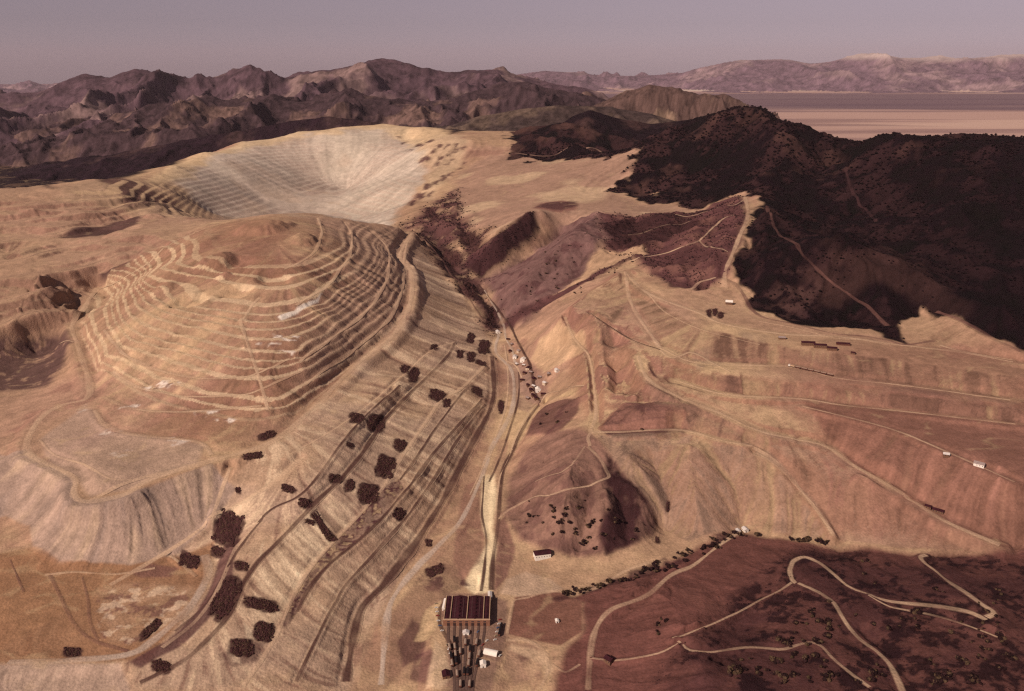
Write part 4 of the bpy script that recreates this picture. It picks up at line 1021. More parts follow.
def grid_piece(name, X, Y, Zg, col3, fmask, label, cat):
    ni, nj = X.shape
    fi, fj = np.nonzero(fmask)
    if len(fi) == 0: return None
    q = np.stack([fi * nj + fj, fi * nj + fj + 1, (fi + 1) * nj + fj + 1, (fi + 1) * nj + fj], 1)
    used, inv = np.unique(q, return_inverse=True)
    V = np.stack([X.ravel()[used], Y.ravel()[used], Zg.ravel()[used]], 1)
    return tag(mesh_np(name, V, inv.reshape(q.shape), M_GROUND, col3.reshape(-1, 3)[used]), label, cat, kind='structure')

cell = lambda G: G[:-1, :-1]
zone = np.zeros((NI, NJ), np.int8)
zone[mk['forest'] > 0.5] = 1; zone[T > 0.5] = 2
zone[(mk['pitf'] > 0.5) | (mk['pitt'] > 0.5)] = 3; zone[mk['hill'] > 0.5] = 4; zone[mk['knob'] > 0.5] = 5
zone[RID > 0] = 10 + RID[RID > 0]
ZI = [(0, 'ground', 'terraced tan waste dumps and canyon floor around the mine', 'ground'),
      (1, 'forested_mountain', 'dark wooded mountain flank rising above the tan dumps', 'mountain'),
      (2, 'waste_mound', 'broad tan mound ringed by concentric terraces and roads', 'hill'),
      (3, 'mine_pit', 'pale bleached open pit wall with stepped benches', 'open pit'),
      (4, 'grassy_hill', 'dark reddish brown hill with a hairpin road', 'hill'),
      (5, 'rocky_knob', 'brown bare knob with a dark gullied cliff beside the canyon road', 'hill')]
for k, nm, lb, ct in ZI:
    grid_piece(nm, GX, GY, Z, ALB, cell(zone) == k, lb, ct)

# far grid
K2, DA2, FY1 = 0.0036, 0.0013, 62000.0
NI2 = int(math.log(FY1 / yi[-1]) / K2) + 2
y2 = yi[-1] * np.exp(K2 * np.arange(NI2)); a2 = np.arange(-0.85, 0.85, DA2)
X2 = y2[:, None] * a2[None]; Y2 = np.repeat(y2[:, None], len(a2), 1)
Z2, R2 = apply_ranges(X2, Y2, far_base(X2, Y2), NAMES)
Z2 = np.where(R2 > 0, Z2 + 6 * fbm(X2, Y2, 60, 2, 410) * np.clip(Y2 / 8000, 1, 3), Z2)
Z2[0] -= 6
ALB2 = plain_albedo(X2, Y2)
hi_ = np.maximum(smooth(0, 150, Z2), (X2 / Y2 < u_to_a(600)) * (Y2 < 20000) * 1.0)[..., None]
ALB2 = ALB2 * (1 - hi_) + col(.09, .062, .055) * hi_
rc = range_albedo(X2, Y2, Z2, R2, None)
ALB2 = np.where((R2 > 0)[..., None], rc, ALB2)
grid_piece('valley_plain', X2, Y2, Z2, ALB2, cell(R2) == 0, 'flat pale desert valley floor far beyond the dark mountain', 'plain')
RL = {'back': ('mountain_range', 'long purple mountain range with jagged crest behind the mine', 'mountains'), 'mid': ('mountain_ridge', 'brown wooded ridge in front of the jagged purple range', 'mountains'),
      'right': ('bare_ridge', 'bare brown ridge with pale patches beside the desert valley', 'mountains'), 'green': ('foothill_ridge', 'low dull green foothill behind the pit rim', 'hills'),
      'front': ('wooded_ridge', 'dark wooded ridge directly behind the pit rim', 'hills'), 'hill': ('wooded_hill', 'dark wooded hill at the far edge of the tan plateau', 'hills'), 'far': ('distant_mountains', 'hazy pale mountain range beyond the desert valley', 'mountains')}
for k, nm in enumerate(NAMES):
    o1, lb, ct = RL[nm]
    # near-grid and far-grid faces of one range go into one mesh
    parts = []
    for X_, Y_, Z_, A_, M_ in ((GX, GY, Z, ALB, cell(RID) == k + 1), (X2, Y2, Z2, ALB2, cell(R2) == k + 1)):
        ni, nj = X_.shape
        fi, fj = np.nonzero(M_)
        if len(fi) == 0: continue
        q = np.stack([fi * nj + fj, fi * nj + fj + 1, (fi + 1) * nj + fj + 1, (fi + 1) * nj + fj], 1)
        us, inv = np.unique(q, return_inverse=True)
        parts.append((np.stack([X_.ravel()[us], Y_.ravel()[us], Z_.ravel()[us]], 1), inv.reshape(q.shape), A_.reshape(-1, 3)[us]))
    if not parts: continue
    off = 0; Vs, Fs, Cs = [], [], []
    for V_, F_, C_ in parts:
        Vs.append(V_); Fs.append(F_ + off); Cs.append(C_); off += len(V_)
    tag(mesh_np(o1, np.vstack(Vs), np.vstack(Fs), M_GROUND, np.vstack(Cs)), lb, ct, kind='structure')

# ------------------------------------------------------------------ road ribbons
RC = {'tan': (.58, .42, .29), 'grey': (.52, .43, .36), 'dark': (.085, .042, .036), 'brown': (.15, .075, .065), 'pale': (.34, .22, .17), 'wood': (.055, .026, .028)}  # the dark tone also holds shadow painted along the terrace benches
RLAB = {'haul_road': ('wide packed earth haul road', 'road'), 'dirt_road': ('narrow dirt road', 'road'), 'road': ('grey paved canyon road', 'road'), 'railway_bench': ('dark narrow bench carrying a railway track', 'railway'), 'railway_track': ('dark railway track on the canyon floor', 'railway')}
def ribbon(kind, wd, Q, colr):
    Q = spline(Q[:, :2], 5) if len(Q) < 400 else Q[:, :2]
    t = np.gradient(Q, axis=0); t /= np.linalg.norm(t, axis=1)[:, None] + 1e-9
    nrm = np.stack([-t[:, 1], t[:, 0]], 1)
    s = np.arange(len(Q)) * 5.0
    wv = wd * np.clip(0.46 + 0.30 * fbm(Q[:, 0], Q[:, 1], 60, 4, 501), 0.22, 0.8)
    prof = np.array([-1.25, -0.6, 0, 0.6, 1.25])
    P = Q[:, None, :] + nrm[:, None, :] * (prof[None, :, None] * wv[:, None, None])
    z = lookup(Z, P[..., 0], P[..., 1])
    lift = 0.35 * np.clip(Q[:, 1] / 1200, 1, 4)
    z = np.maximum(z, z[:, 2:3] * 0.5 + z * 0.5) + lift[:, None] * np.array([0.15, 1, 1.1, 1, 0.15])
    V = np.concatenate([P, z[..., None]], -1).reshape(-1, 3)
    i = np.arange(len(Q) - 1)[:, None] * 5 + np.arange(4)[None]
    F = np.stack([i, i + 1, i + 6, i + 5], -1).reshape(-1, 4)
    lb, ct = RLAB[kind]
    g = np.stack([lookup(ALB[..., k], V[:, 0], V[:, 1]) for k in range(3)], -1)
    am = (0.95 if colr == 'dark' else 0.66) + 0.6 * fbm(V[:, 0], V[:, 1], 45, 5, 503) - np.tile(np.array([.85, .08, .16, .08, .85]), len(Q))
    am = np.clip(am, 0.05, 0.95)[:, None]
    cc = g * (1 - am) + np.array(RC[colr]) * am
    return tag(mesh_np(kind, V, F, M_GROUND, cc), lb, ct, kind='structure')
for r in ROADS: ribbon(*r)
# ------------------------------------------------------------------ the air
def haze():
    x0, x1, y0, y1, z0, z1 = -62000, 62000, -1500, 62500, -520, 1750
    V = np.array([(x, y, z) for z in (z0, z1) for y in (y0, y1) for x in (x0, x1)], float)
    F = np.array([(0, 2, 3, 1), (4, 5, 7, 6), (0, 1, 5, 4), (2, 6, 7, 3), (0, 4, 6, 2), (1, 3, 7, 5)])
    m = bpy.data.materials.new('haze'); m.use_nodes = True
    nt = m.node_tree; nt.nodes.clear()
    o = nt.nodes.new('ShaderNodeOutputMaterial'); v = nt.nodes.new('ShaderNodeVolumePrincipled')
    v.inputs['Density'].default_value = HAZE
    v.inputs['Color'].default_value = (.90, .74, .84, 1)
    v.inputs['Anisotropy'].default_value = 0.0
    nt.links.new(v.outputs[0], o.inputs['Volume'])
    return tag(mesh_np('haze', V, F, m, smooth_=False), 'thin mauve haze hanging over the valley and mountains', 'haze', kind='stuff')
HAZE = 6.5e-6
haze()
#@@PART4
# ------------------------------------------------------------------ plants
def leaf_mat(name, c):
    m, nt, b = new_mat(name)
    at = nt.nodes.new('ShaderNodeAttribute'); at.attribute_name = 'albedo'
    o, _ = noise_col(nt, at.outputs['Color'], 0.8, 0.35)
    nt.links.new(o, b.inputs['Base Color'])
    return m
M_LEAF = leaf_mat('leaves', None)
M_TRUNK = plain_mat('bark', (.07, .045, .035), 0.3, 2.0)
import bmesh
def ico(sub):
    bm = bmesh.new(); bmesh.ops.create_icosphere(bm, subdivisions=sub, radius=1)
    V = np.array([v.co[:] for v in bm.verts]); F = np.array([[v.index for v in f.verts] for f in bm.faces]); bm.free()
    return V, F
ICO1, ICO2 = ico(1), ico(2)
def crown_mesh(centres, radii, rng, leaf=(.028, .014, .014), tone=None, sub=1, leaves=26):
    """ragged leaf masses: a rough core for each clump, with loose leaf sprays standing off it"""
    Vs, Fs, Cs = [], [], []; off = 0
    BV, BF = ICO1 if sub == 1 else ICO2
    for c, r in zip(centres, radii):
        j = 1 + rng.uniform(-0.34, 0.30, (len(BV), 1))
        V = BV * j * r * np.array([1, 1, 0.72]) + c
        base = np.array(leaf) * rng.uniform(0.6, 1.6)
        if tone is not None and rng.random() < 0.3: base = np.array(tone) * rng.uniform(0.6, 1.3)
        Vs.append(V); Fs.append(BF + off); Cs.append(np.tile(base, (len(V), 1)) * rng.uniform(0.75, 1.25, (len(V), 1))); off += len(V)
        n = leaves
        d = rng.standard_normal((n, 3)); d[:, 2] = np.abs(d[:, 2]) * 0.8; d /= np.linalg.norm(d, axis=1)[:, None]
        p = c + d * r * rng.uniform(0.75, 1.35, (n, 1)) * np.array([1, 1, 0.8])
        a = rng.standard_normal((n, 3)); a /= np.linalg.norm(a, axis=1)[:, None]
        b = np.cross(a, d); b /= np.linalg.norm(b, axis=1)[:, None] + 1e-6
        s_ = r * rng.uniform(0.16, 0.34, (n, 1))
        tri = np.stack([p + a * s_, p + b * s_, p - a * s_ * 0.8 - b * s_ * 0.5], 1).reshape(-1, 3)
        Vs.append(tri); Fs.append(np.arange(3 * n).reshape(n, 3) + off); off += 3 * n
        Cs.append(np.repeat(base[None] * rng.uniform(0.7, 1.7, (n, 1)), 3, 0))
    return np.vstack(Vs), np.vstack(Fs), np.vstack(Cs)

def ground_at(u, v):
    q = hit([u], [v])[0]
    return np.array([q[0], q[1], lookup(Z, [q[0]], [q[1]])[0]])

def thicket(u, v, w_, h_, ang, label, group='dark thickets on the terrace slopes', name='thicket', dens=1.0, leaf=(.055, .024, .024), rmin=0.6, rmax=1.6):
    """a patch of scrub: every clump rooted on the ground inside a ragged outline of w x h pixels"""
    rng = np.random.default_rng(int(u * 31 + v * 7))
    g = ground_at(u, v)
    sc = float(np.linalg.norm(g - CAM)) / FPX
    dep = math.atan2(700 - g[2], g[1])
    n = int(max(5, min(420, w_ * h_ * 0.95 * dens)))
    ca, sa = math.cos(ang), math.sin(ang)
    pu, pv, k = [], [], 0
    while len(pu) < n and k < 4000:
        k += 1
        a, b = rng.uniform(-1, 1, 2)
        if max(abs(a), abs(b)) > 0.88 + 0.3 * math.sin(7 * a + u) * math.cos(6 * b + v) or (abs(a) + abs(b) > 1.55 + 0.3 * math.sin(u)): continue
        x, y = a * w_ / 2, b * h_ / 2
        pu.append(u + x * ca - y * sa); pv.append(v + x * sa + y * ca)
    q = hit(pu, pv)
    zz = lookup(Z, q[:, 0], q[:, 1])
    r = rng.uniform(rmin, rmax, n)
    cen = np.stack([q[:, 0], q[:, 1], zz + r * 0.35], 1) - g
    V, F, Cc = crown_mesh(cen, r, rng, leaf, (.085, .05, .035), leaves=10)
    # low undergrowth between the clumps
    m_ = 13
    aa, bb = np.meshgrid(np.linspace(-.96, .96, m_), np.linspace(-.96, .96, m_), indexing='ij')
    x_, y_ = aa * w_ / 2, bb * h_ / 2
    q2 = hit((u + x_ * ca - y_ * sa).ravel(), (v + x_ * sa + y_ * ca).ravel())
    hz = rng.uniform(0.1, 1.1, m_ * m_)
    V2 = np.stack([q2[:, 0] + rng.uniform(-.6, .6, m_ * m_), q2[:, 1] + rng.uniform(-.6, .6, m_ * m_), lookup(Z, q2[:, 0], q2[:, 1]) + hz], 1) - g
    F2 = []
    ins = lambda a, b: not (max(abs(a), abs(b)) > 0.88 + 0.3 * math.sin(7 * a + u) * math.cos(6 * b + v) or (abs(a) + abs(b) > 1.55 + 0.3 * math.sin(u)))
    for i in range(m_ - 1):
        for j in range(m_ - 1):
            if ins((aa[i, j] + aa[i + 1, j]) / 2, (bb[i, j] + bb[i, j + 1]) / 2):
                k_ = i * m_ + j; F2 += [(k_, k_ + m_, k_ + m_ + 1), (k_, k_ + m_ + 1, k_ + 1)]
    if F2:
        F = np.vstack([F, np.array(F2) + len(V)]); V = np.vstack([V, V2]); Cc = np.vstack([Cc, np.array(leaf) * rng.uniform(.7, 1.5, (m_ * m_, 1))])
    o = mesh_np(name, V, F, M_LEAF, Cc, smooth_=False)
    o.location = g
    return tag(o, label, 'thicket', group)
R = math.radians
for t_ in THICKETS:
    thicket(*t_)

def shrub_variants(k, rng, rmin, rmax, n0, n1, leaf):
    out = []
    for i in range(k):
        n = int(rng.integers(n0, n1))
        r = rng.uniform(rmin, rmax, n)
        c = np.stack([rng.normal(0, rmax * 0.75, n), rng.normal(0, rmax * 0.75, n), r * 0.5 + rng.uniform(0, rmax * 0.6, n)], 1)
        out.append(crown_mesh(c, r, rng, leaf, (.07, .045, .028), leaves=16))
    return out
def scatter_shrubs(name, label, group, cat, pts, variants, smin, smax, trunk=False):
    rng = np.random.default_rng(len(pts) * 3 + 5)
    protos = []
    for V, F, Cc in variants:
        o = mesh_np(name if not trunk else 'crown', V, F, M_LEAF, Cc, smooth_=False)
        protos.append(o)
    used = [0] * len(protos)
    tm = None
    for k, (u, v) in enumerate(pts):
        g = ground_at(u, v)
        i = k % len(protos)
        if not trunk:
            o = protos[i] if used[i] == 0 else protos[i].copy()
            if used[i]: C.objects.link(o)
            root = o
        else:
            root = bpy.data.objects.new(name, None); C.objects.link(root)
            o = protos[i] if used[i] == 0 else protos[i].copy()
            if used[i]: C.objects.link(o)
            o.parent = root; o.location = (0, 0, 2.2)
            if tm is None:
                a = np.linspace(0, 2 * np.pi, 7)[:-1]
                rings = [(0.45, -1.0, 0, 0), (0.3, 1.2, 0.1, 0.05), (0.2, 2.6, 0.3, 0.1), (0.1, 4.0, 0.2, 0.3)]
                V = np.array([(r * math.cos(t) + ox, r * math.sin(t) + oy, z) for r, z, ox, oy in rings for t in a])
                F = np.array([(q * 6 + i_, q * 6 + (i_ + 1) % 6, q * 6 + 6 + (i_ + 1) % 6, q * 6 + 6 + i_) for q in range(3) for i_ in range(6)])
                tr = mesh_np('trunk', V, F, M_TRUNK); tm = tr.data
            else:
                tr = bpy.data.objects.new('trunk', tm); C.objects.link(tr)
            tr.parent = root
        used[i] += 1
        root.location = g - np.array((0, 0, 0.2))
        root.rotation_euler = (0, 0, rng.uniform(0, 6.28)); s_ = rng.uniform(smin, smax); root.scale = (s_, s_, s_ * rng.uniform(0.8, 1.15))
        tag(root, label, cat, group)
def in_poly(u, v, L):
    ins = False
    for i in range(len(L)):
        a, b = L[i], L[(i + 1) % len(L)]
        if (a[1] > v) != (b[1] > v) and u < (b[0] - a[0]) * (v - a[1]) / (b[1] - a[1]) + a[0]: ins = not ins
    return ins
def sample(polys, n, seed, clump=0.0):
    rng = np.random.default_rng(seed); o = []
    us = [p[0] for P in polys for p in P]; vs = [p[1] for P in polys for p in P]
    while len(o) < n:
        u, v = rng.uniform(min(us), max(us)), rng.uniform(min(vs), max(vs))
        if not any(in_poly(u, v, P) for P in polys): continue
        if clump and vnoise(np.array([u / clump]), np.array([v / clump * 1.4]), seed)[0] < 0.05: continue
        o.append((u, v))
    return o
_r = np.random.default_rng(77)
DARKLEAF = (.022, .010, .011)
V_SMALL = shrub_variants(6, _r, 1.0, 2.2, 3, 7, DARKLEAF)
V_BIG = shrub_variants(6, _r, 1.6, 2.8, 4, 9, DARKLEAF)
hillpts = sample([[(800,586),(835,606),(852,632),(880,660),(895,684),(760,684),(735,640),(760,606)], [(860,600),(985,618),(1010,560),(1015,684),(905,684),(870,642),(850,618)],
                  [(690,655),(800,650),(850,676),(700,684)], [(840,550),(915,560),(985,606),(880,596)], [(650,625),(672,612),(670,632),(655,640)]], 130, 5, 26)
scatter_shrubs('shrub', 'low dark shrub dotted over the dark brown hill below the hairpin road', 'shrubs on the lower right hill', 'shrub', hillpts, V_SMALL, 0.8, 1.7)
gully = sample([[(556,594),(600,584),(640,572),(690,551),(735,531),(742,536),(700,557),(650,576),(600,588),(562,600)], [(645,566),(700,546),(706,556),(655,576)], [(742,530),(800,540),(835,541),(830,547),(760,540)]], 60, 6)
scatter_shrubs('tree', 'small dark tree in the wooded gully between the pale dump and the brown hill', 'trees in the gully', 'tree', gully, V_BIG, 0.7, 1.2, trunk=True)
spurpts = sample([[(490,285),(540,250),(585,225),(595,245),(575,275),(545,300),(515,318)], [(530,322),(560,300),(590,280),(612,268),(640,258),(620,270),(580,298),(545,318)]], 46, 8, 0)
scatter_shrubs('bush', 'single dark bush dotted on the brown spur above the canyon', 'bushes on the brown spur', 'bush', spurpts, [v for v in V_SMALL[:3]], 0.8, 1.5)
knobpts = sample([[(515,500),(545,490),(600,505),(650,525),(650,535),(605,552),(560,548),(525,530)], [(530,435),(548,412),(575,405),(560,428)], [(605,430),(640,428),(680,428),(680,434),(620,438)]], 50, 9, 0)
scatter_shrubs('bush', 'single dark bush dotted on the bare brown knob or the brown patches above it', 'bushes on the brown knob', 'bush', knobpts, [v for v in V_SMALL[3:]], 0.7, 1.4)

def clump_stuff(name, label, n, polys, rmin, rmax, seed, leaf, worldmask=None, cl=0.05):
    rng = np.random.default_rng(seed)
    bm = bmesh.new(); bmesh.ops.create_icosphere(bm, subdivisions=1, radius=1); bm.free()
    w_ = (worldmask * GY * GY).ravel(); ok = np.nonzero(w_ > 0)[0]
    p = w_[ok] / w_[ok].sum()
    idx = rng.choice(ok, n, p=p)
    cx = GX.ravel()[idx] + rng.uniform(-3, 3, n); cy = GY.ravel()[idx] + rng.uniform(-3, 3, n)
    cz = lookup(Z, cx, cy)
    a = np.array([(0, 0, 1), (.9, 0, .35), (.28, .86, .3), (-.73, .53, .35), (-.73, -.53, .3), (.28, -.86, .35), (0, 0, -.4)])
    f = np.array([(0, 1, 2), (0, 2, 3), (0, 3, 4), (0, 4, 5), (0, 5, 1), (6, 2, 1), (6, 3, 2), (6, 4, 3), (6, 5, 4), (6, 1, 5)])
    r = rng.uniform(rmin, rmax, n) * np.clip(cy / 2200, 0.7, 1.6)
    V = a[None] * r[:, None, None] * (1 + rng.uniform(-.35, .35, (n, 7, 1))) * np.array([1, 1, 0.8])
    V = V + np.stack([cx, cy, cz + r * 0.2], 1)[:, None]
    F = (f[None] + 7 * np.arange(n)[:, None, None]).reshape(-1, 3)
    cc = np.array(leaf)[None, None] * rng.uniform(0.55, 1.6, (n, 1, 1)) * rng.uniform(.85, 1.15, (n, 7, 1))
    return tag(mesh_np(name, V.reshape(-1, 3), F, M_LEAF, cc.reshape(-1, 3), smooth_=False), label, name, kind='stuff')
road_free = (1 - onroad)
clump_stuff('woodland', 'dense dark woods covering the right hand mountain', 15000, None, 2.5, 5.0, 21, (.010, .0045, .0065), mk['forest'] * road_free * smooth(-0.2, 0.15, n_mid + 0.4 * n_fine) * (GY < 4200))
clump_stuff('brush', 'dark brush speckling the slopes above the canyon', 5000, None, 1.2, 2.6, 22, (.030, .014, .016), np.clip(mk['brushr'] + mk['r1'] + mk['canyon'] + 0.4 * mk['band'], 0, 1) * road_free * smooth(-0.1, 0.2, n_fine))
clump_stuff('scrub', 'low dark scrub spreading over the darker part of the brown hill', 5000, None, 0.8, 1.7, 23, (.026, .011, .013), mk['hilld'] * mk['hill'] * road_free * smooth(0.0, 0.25, fbm(GX, GY, 34, 5, 281) + 0.3 * n_fine))

# ------------------------------------------------------------------ buildings, rolling stock, cars
MAT = {
 'dark_roof': plain_mat('dark_roof', (.046, .013, .019), 0.45, 0.12, 0.8), 'roof_glass': plain_mat('roof_glass', (.075, .035, .038), 0.3, 0.5, 0.5), 'tan_trim': plain_mat('tan_trim', (.48, .33, .22), 0.2, 0.6), 'brick': plain_mat('brick', (.24, .12, .08), 0.25, 0.5),
 'white': plain_mat('white_paint', (.80, .76, .70), 0.12, 0.6, 0.6), 'cream': plain_mat('cream_wall', (.62, .50, .38), 0.15, 0.6), 'grey_roof': plain_mat('grey_roof', (.30, .24, .23), 0.25, 0.4),
 'rust': plain_mat('rusty_steel', (.13, .055, .04), 0.35, 0.8), 'black': plain_mat('black_steel', (.02, .016, .018), 0.3, 1.0, 0.6), 'glass': plain_mat('window_glass', (.03, .03, .04), 0.2, 1.0, 0.15),
 'door': plain_mat('dark_door', (.05, .03, .03), 0.2, 0.8), 'ore': plain_mat('ore_load', (.33, .25, .20), 0.3, 1.5), 'tin': plain_mat('tin_roof', (.62, .58, .56), 0.15, 0.5, 0.45), 'timber': plain_mat('timber', (.16, .09, .06), 0.3, 1.0),
 'ballast': plain_mat('ballast', (.15, .095, .08), 0.3, 0.6), 'rail': plain_mat('rail_steel', (.20, .13, .11), 0.2, 1.0, 0.5),
 'car_white': plain_mat('car_white', (.75, .73, .70), 0.05, 1, 0.35), 'car_red': plain_mat('car_red', (.28, .05, .04), 0.05, 1, 0.35), 'car_blue': plain_mat('car_blue', (.08, .12, .22), 0.05, 1, 0.35), 'car_tan': plain_mat('car_tan', (.42, .33, .22), 0.05, 1, 0.35), 'tyre': plain_mat('tyre_rubber', (.015, .014, .014), 0.1, 2)}
class MB:
    def __init__(s): s.V, s.F = [], []
    def box(s, c, d, rot=0.0, taper=1.0):
        x, y, z = d[0] / 2, d[1] / 2, d[2] / 2; o = len(s.V); cr, sr = math.cos(rot), math.sin(rot)
        for sz in (-1, 1):
            k = taper if sz < 0 else 1.0
            for sx, sy in ((-1, -1), (1, -1), (1, 1), (-1, 1)):
                px, py = sx * x * k, sy * y * k
                s.V.append((c[0] + px * cr - py * sr, c[1] + px * sr + py * cr, c[2] + sz * z))
        for f in ((0, 3, 2, 1), (4, 5, 6, 7), (0, 1, 5, 4), (1, 2, 6, 5), (2, 3, 7, 6), (3, 0, 4, 7)): s.F.append([o + i for i in f])
        return s
    def prism(s, prof, y0, y1, axis='y'):
        """extrude a closed (x, z) outline along y (or along x)"""
        o = len(s.V); n_ = len(prof)
        for yy in (y0, y1):
            for (a, b) in prof: s.V.append((a, yy, b) if axis == 'y' else (yy, a, b))
        s.F.append([o + i for i in range(n_)][::-1]); s.F.append([o + n_ + i for i in range(n_)])
        for i in range(n_):
            j = (i + 1) % n_; s.F.append([o + i, o + j, o + n_ + j, o + n_ + i])
        return s
    def disc(s, c, r, t, axis='y', n_=14):
        prof = [(c[0] + r * math.cos(q), c[2] + r * math.sin(q)) for q in np.arange(n_) * 2 * math.pi / n_]
        return s.prism(prof, c[1] - t / 2, c[1] + t / 2)
    def build(s, name, mat, parent=None):
        me = bpy.data.meshes.new(name); me.from_pydata(s.V, [], s.F)
        bm = bmesh.new(); bm.from_mesh(me); bmesh.ops.recalc_face_normals(bm, faces=bm.faces); bm.to_mesh(me); bm.free()
        me.materials.append(MAT[mat]); o = bpy.data.objects.new(name, me); C.objects.link(o)
        if parent is not None: o.parent = parent
        return o
def empty(name, loc, rz=0.0):
    o = bpy.data.objects.new(name, None); C.objects.link(o); o.location = loc; o.rotation_euler = (0, 0, rz); return o
def copy_tree(o, parent=None):
    c = o.copy(); C.objects.link(c); c.parent = parent
    for ch in list(o.children): copy_tree(ch, c)
    return c

# the railway shop: two broad dark roof bays between two narrow lean-to bays, tan parapets, brick front with track doors
def shop():
    r = empty('railway_shop', (SHOP[0], SHOP[1], -6.0))
    tag(r, 'large railway shop with dark twin roof bays and an orange brick front', 'workshop')
    Wd, Dp, H = 60.0, 52.0, 8.0
    w_ = MB().box((0, 0, H / 2 - 1), (Wd, Dp, H + 2)).build('wall', 'brick', r)
    xs = [(-30, -22.5, 8), (-21.5, -0.6, 8), (0.6, 21.5, 8), (22.5, 30, 8)]
    for k, (x0, x1, h) in enumerate(xs):
        m = (x0 + x1) / 2
        rise = 2.0 if x1 - x0 > 10 else 1.0
        rf = MB().prism([(x0, H + .05), (x1, H + .05), (x1, H + .3), (m, H + .3 + rise), (x0, H + .3)], -Dp / 2 - .4, Dp / 2 + .4).build('roof', 'dark_roof', r)
        if x1 - x0 > 10:
            vt = MB()
            for yy in range(-20, 21, 8): vt.box((m, yy, H + .3 + rise + .5), (1.6, 2.4, 1.2))
            vt.build('roof_vent', 'dark_roof', rf)
            for q in (-5.2, 5.2): MB().box((m + q, 0, H + .35 + rise * (1 - 5.2 / (x1 - x0) * 2) + 0.12), (1.3, 44.0, .3)).build('skylight', 'roof_glass', rf)
    for x in (-30.2, -22, 0, 22, 30.2):
        MB().box((x, 0, H + .9), (0.95, Dp + 1.6, 1.9 if abs(x) < 25 else 1.2)).build('parapet', 'tan_trim', r)
    fr = MB().box((0, -Dp / 2 - .9, H / 2 + .3), (Wd + 2, 1.6, H + 2.2)).build('front_wall', 'brick', r)
    MB().box((0, -Dp / 2 - 1.0, H + 1.7), (Wd + 2.6, 2.2, .7)).build('cornice', 'tan_trim', fr)
    for x in (-24, -16, -8, 0, 8, 16, 24):
        MB().box((x, -Dp / 2 - 1.78, 2.2), (3.6, .24, 5.0)).build('door', 'door', r)
        MB().box((x, -Dp / 2 - 1.78, 6.6), (3.4, .24, 1.4)).build('window', 'glass', r)
    MB().box((0, Dp / 2 + .5, H / 2), (Wd, .9, H + 1)).build('rear_wall', 'tan_trim', r)
    return r
shop()

def zat(x, y): return float(lookup(Z, [x], [y])[0])
# yard tracks in front of the shop
def track(pts, wd=3.4):
    Q = spline(np.array(pts, float), 4)
    t = np.gradient(Q, axis=0); t /= np.linalg.norm(t, axis=1)[:, None] + 1e-9
    nn = np.stack([-t[:, 1], t[:, 0]], 1)
    z = lookup(Z, Q[:, 0], Q[:, 1])
    mb = MB()
    for off, hw, h in ((0, wd / 2, .55), (-.72, .12, .85), (.72, .12, .85)):
        L_ = Q + nn * (off - hw); R_ = Q + nn * (off + hw); o = len(mb.V)
        zl, zr = lookup(Z, L_[:, 0], L_[:, 1]), lookup(Z, R_[:, 0], R_[:, 1]); zz = np.maximum(zl, zr)
        for k in range(len(Q)): mb.V += [(L_[k, 0], L_[k, 1], zl[k] - .3), (L_[k, 0], L_[k, 1], zz[k] + h), (R_[k, 0], R_[k, 1], zz[k] + h), (R_[k, 0], R_[k, 1], zr[k] - .3)]
        for k in range(len(Q) - 1):
            b = o + 4 * k
            mb.F += [[b + i, b + i + 4, b + i + 5, b + i + 1] for i in range(3)]
    o = mb.build('railway_track', 'ballast')
    return tag(o, 'single dark railway track running out of the shop yard', 'railway', kind='structure'), Q
YT = []
for k, x in enumerate((-24, -16, -8, 0, 8, 16, 24)):
    x0, y0 = SHOP[0] + x, SHOP[1] - 28
    xe = SHOP[0] + x * 0.45 + 2
    YT.append(track([(x0, y0), (x0 + (xe - x0) * .1, y0 - 25), (x0 + (xe - x0) * .6, y0 - 70), (xe, y0 - 115), (xe + 1 + x * .05, y0 - 190)])[1])

def ore_car(load='ore', body='rust'):
    r = empty('ore_car', (0, 0, 0))
    MB().prism([(-1.35, 1.3), (1.35, 1.3), (1.6, 3.3), (-1.6, 3.3)], -5.5, 5.5).build('body', body, r)
    MB().prism([(-1.45, 3.3), (1.45, 3.3), (.5, 3.9), (-.5, 3.9)], -5.1, 5.1).build('load', load, r)
    MB().box((0, 0, 1.1), (1.6, 11.6, .4)).build('underframe', 'black', r)
    for yy in (-3.9, 3.9):
        b = MB().box((0, yy, .75), (2.0, 2.6, .45)).build('bogie', 'black', r)
        for q in (-.9, .9):
            for s_ in (-1, 1): 
                m = MB(); prof = [(yy + q + .42 * math.cos(a), .42 + .42 * math.sin(a)) for a in np.arange(10) * .6283]
                m.prism(prof, s_ * .86 - .08, s_ * .86 + .08, axis='x'); m.build('wheel', 'black', b)
    return r
def box_car():
    r = empty('box_car', (0, 0, 0))
    MB().box((0, 0, 2.6), (2.9, 12, 2.8)).build('body', 'rust', r)
    MB().prism([(-1.5, 4.0), (1.5, 4.0), (0, 4.5)], -6.1, 6.1).build('roof', 'black', r)
    MB().box((1.49, 0, 2.5), (.1, 2.6, 2.3)).build('door', 'door', r)
    MB().box((0, 0, 1.0), (1.6, 12.4, .4)).build('underframe', 'black', r)
    for yy in (-4.2, 4.2): MB().box((0, yy, .6), (2.0, 2.6, .8)).build('bogie', 'black', r)
    return r
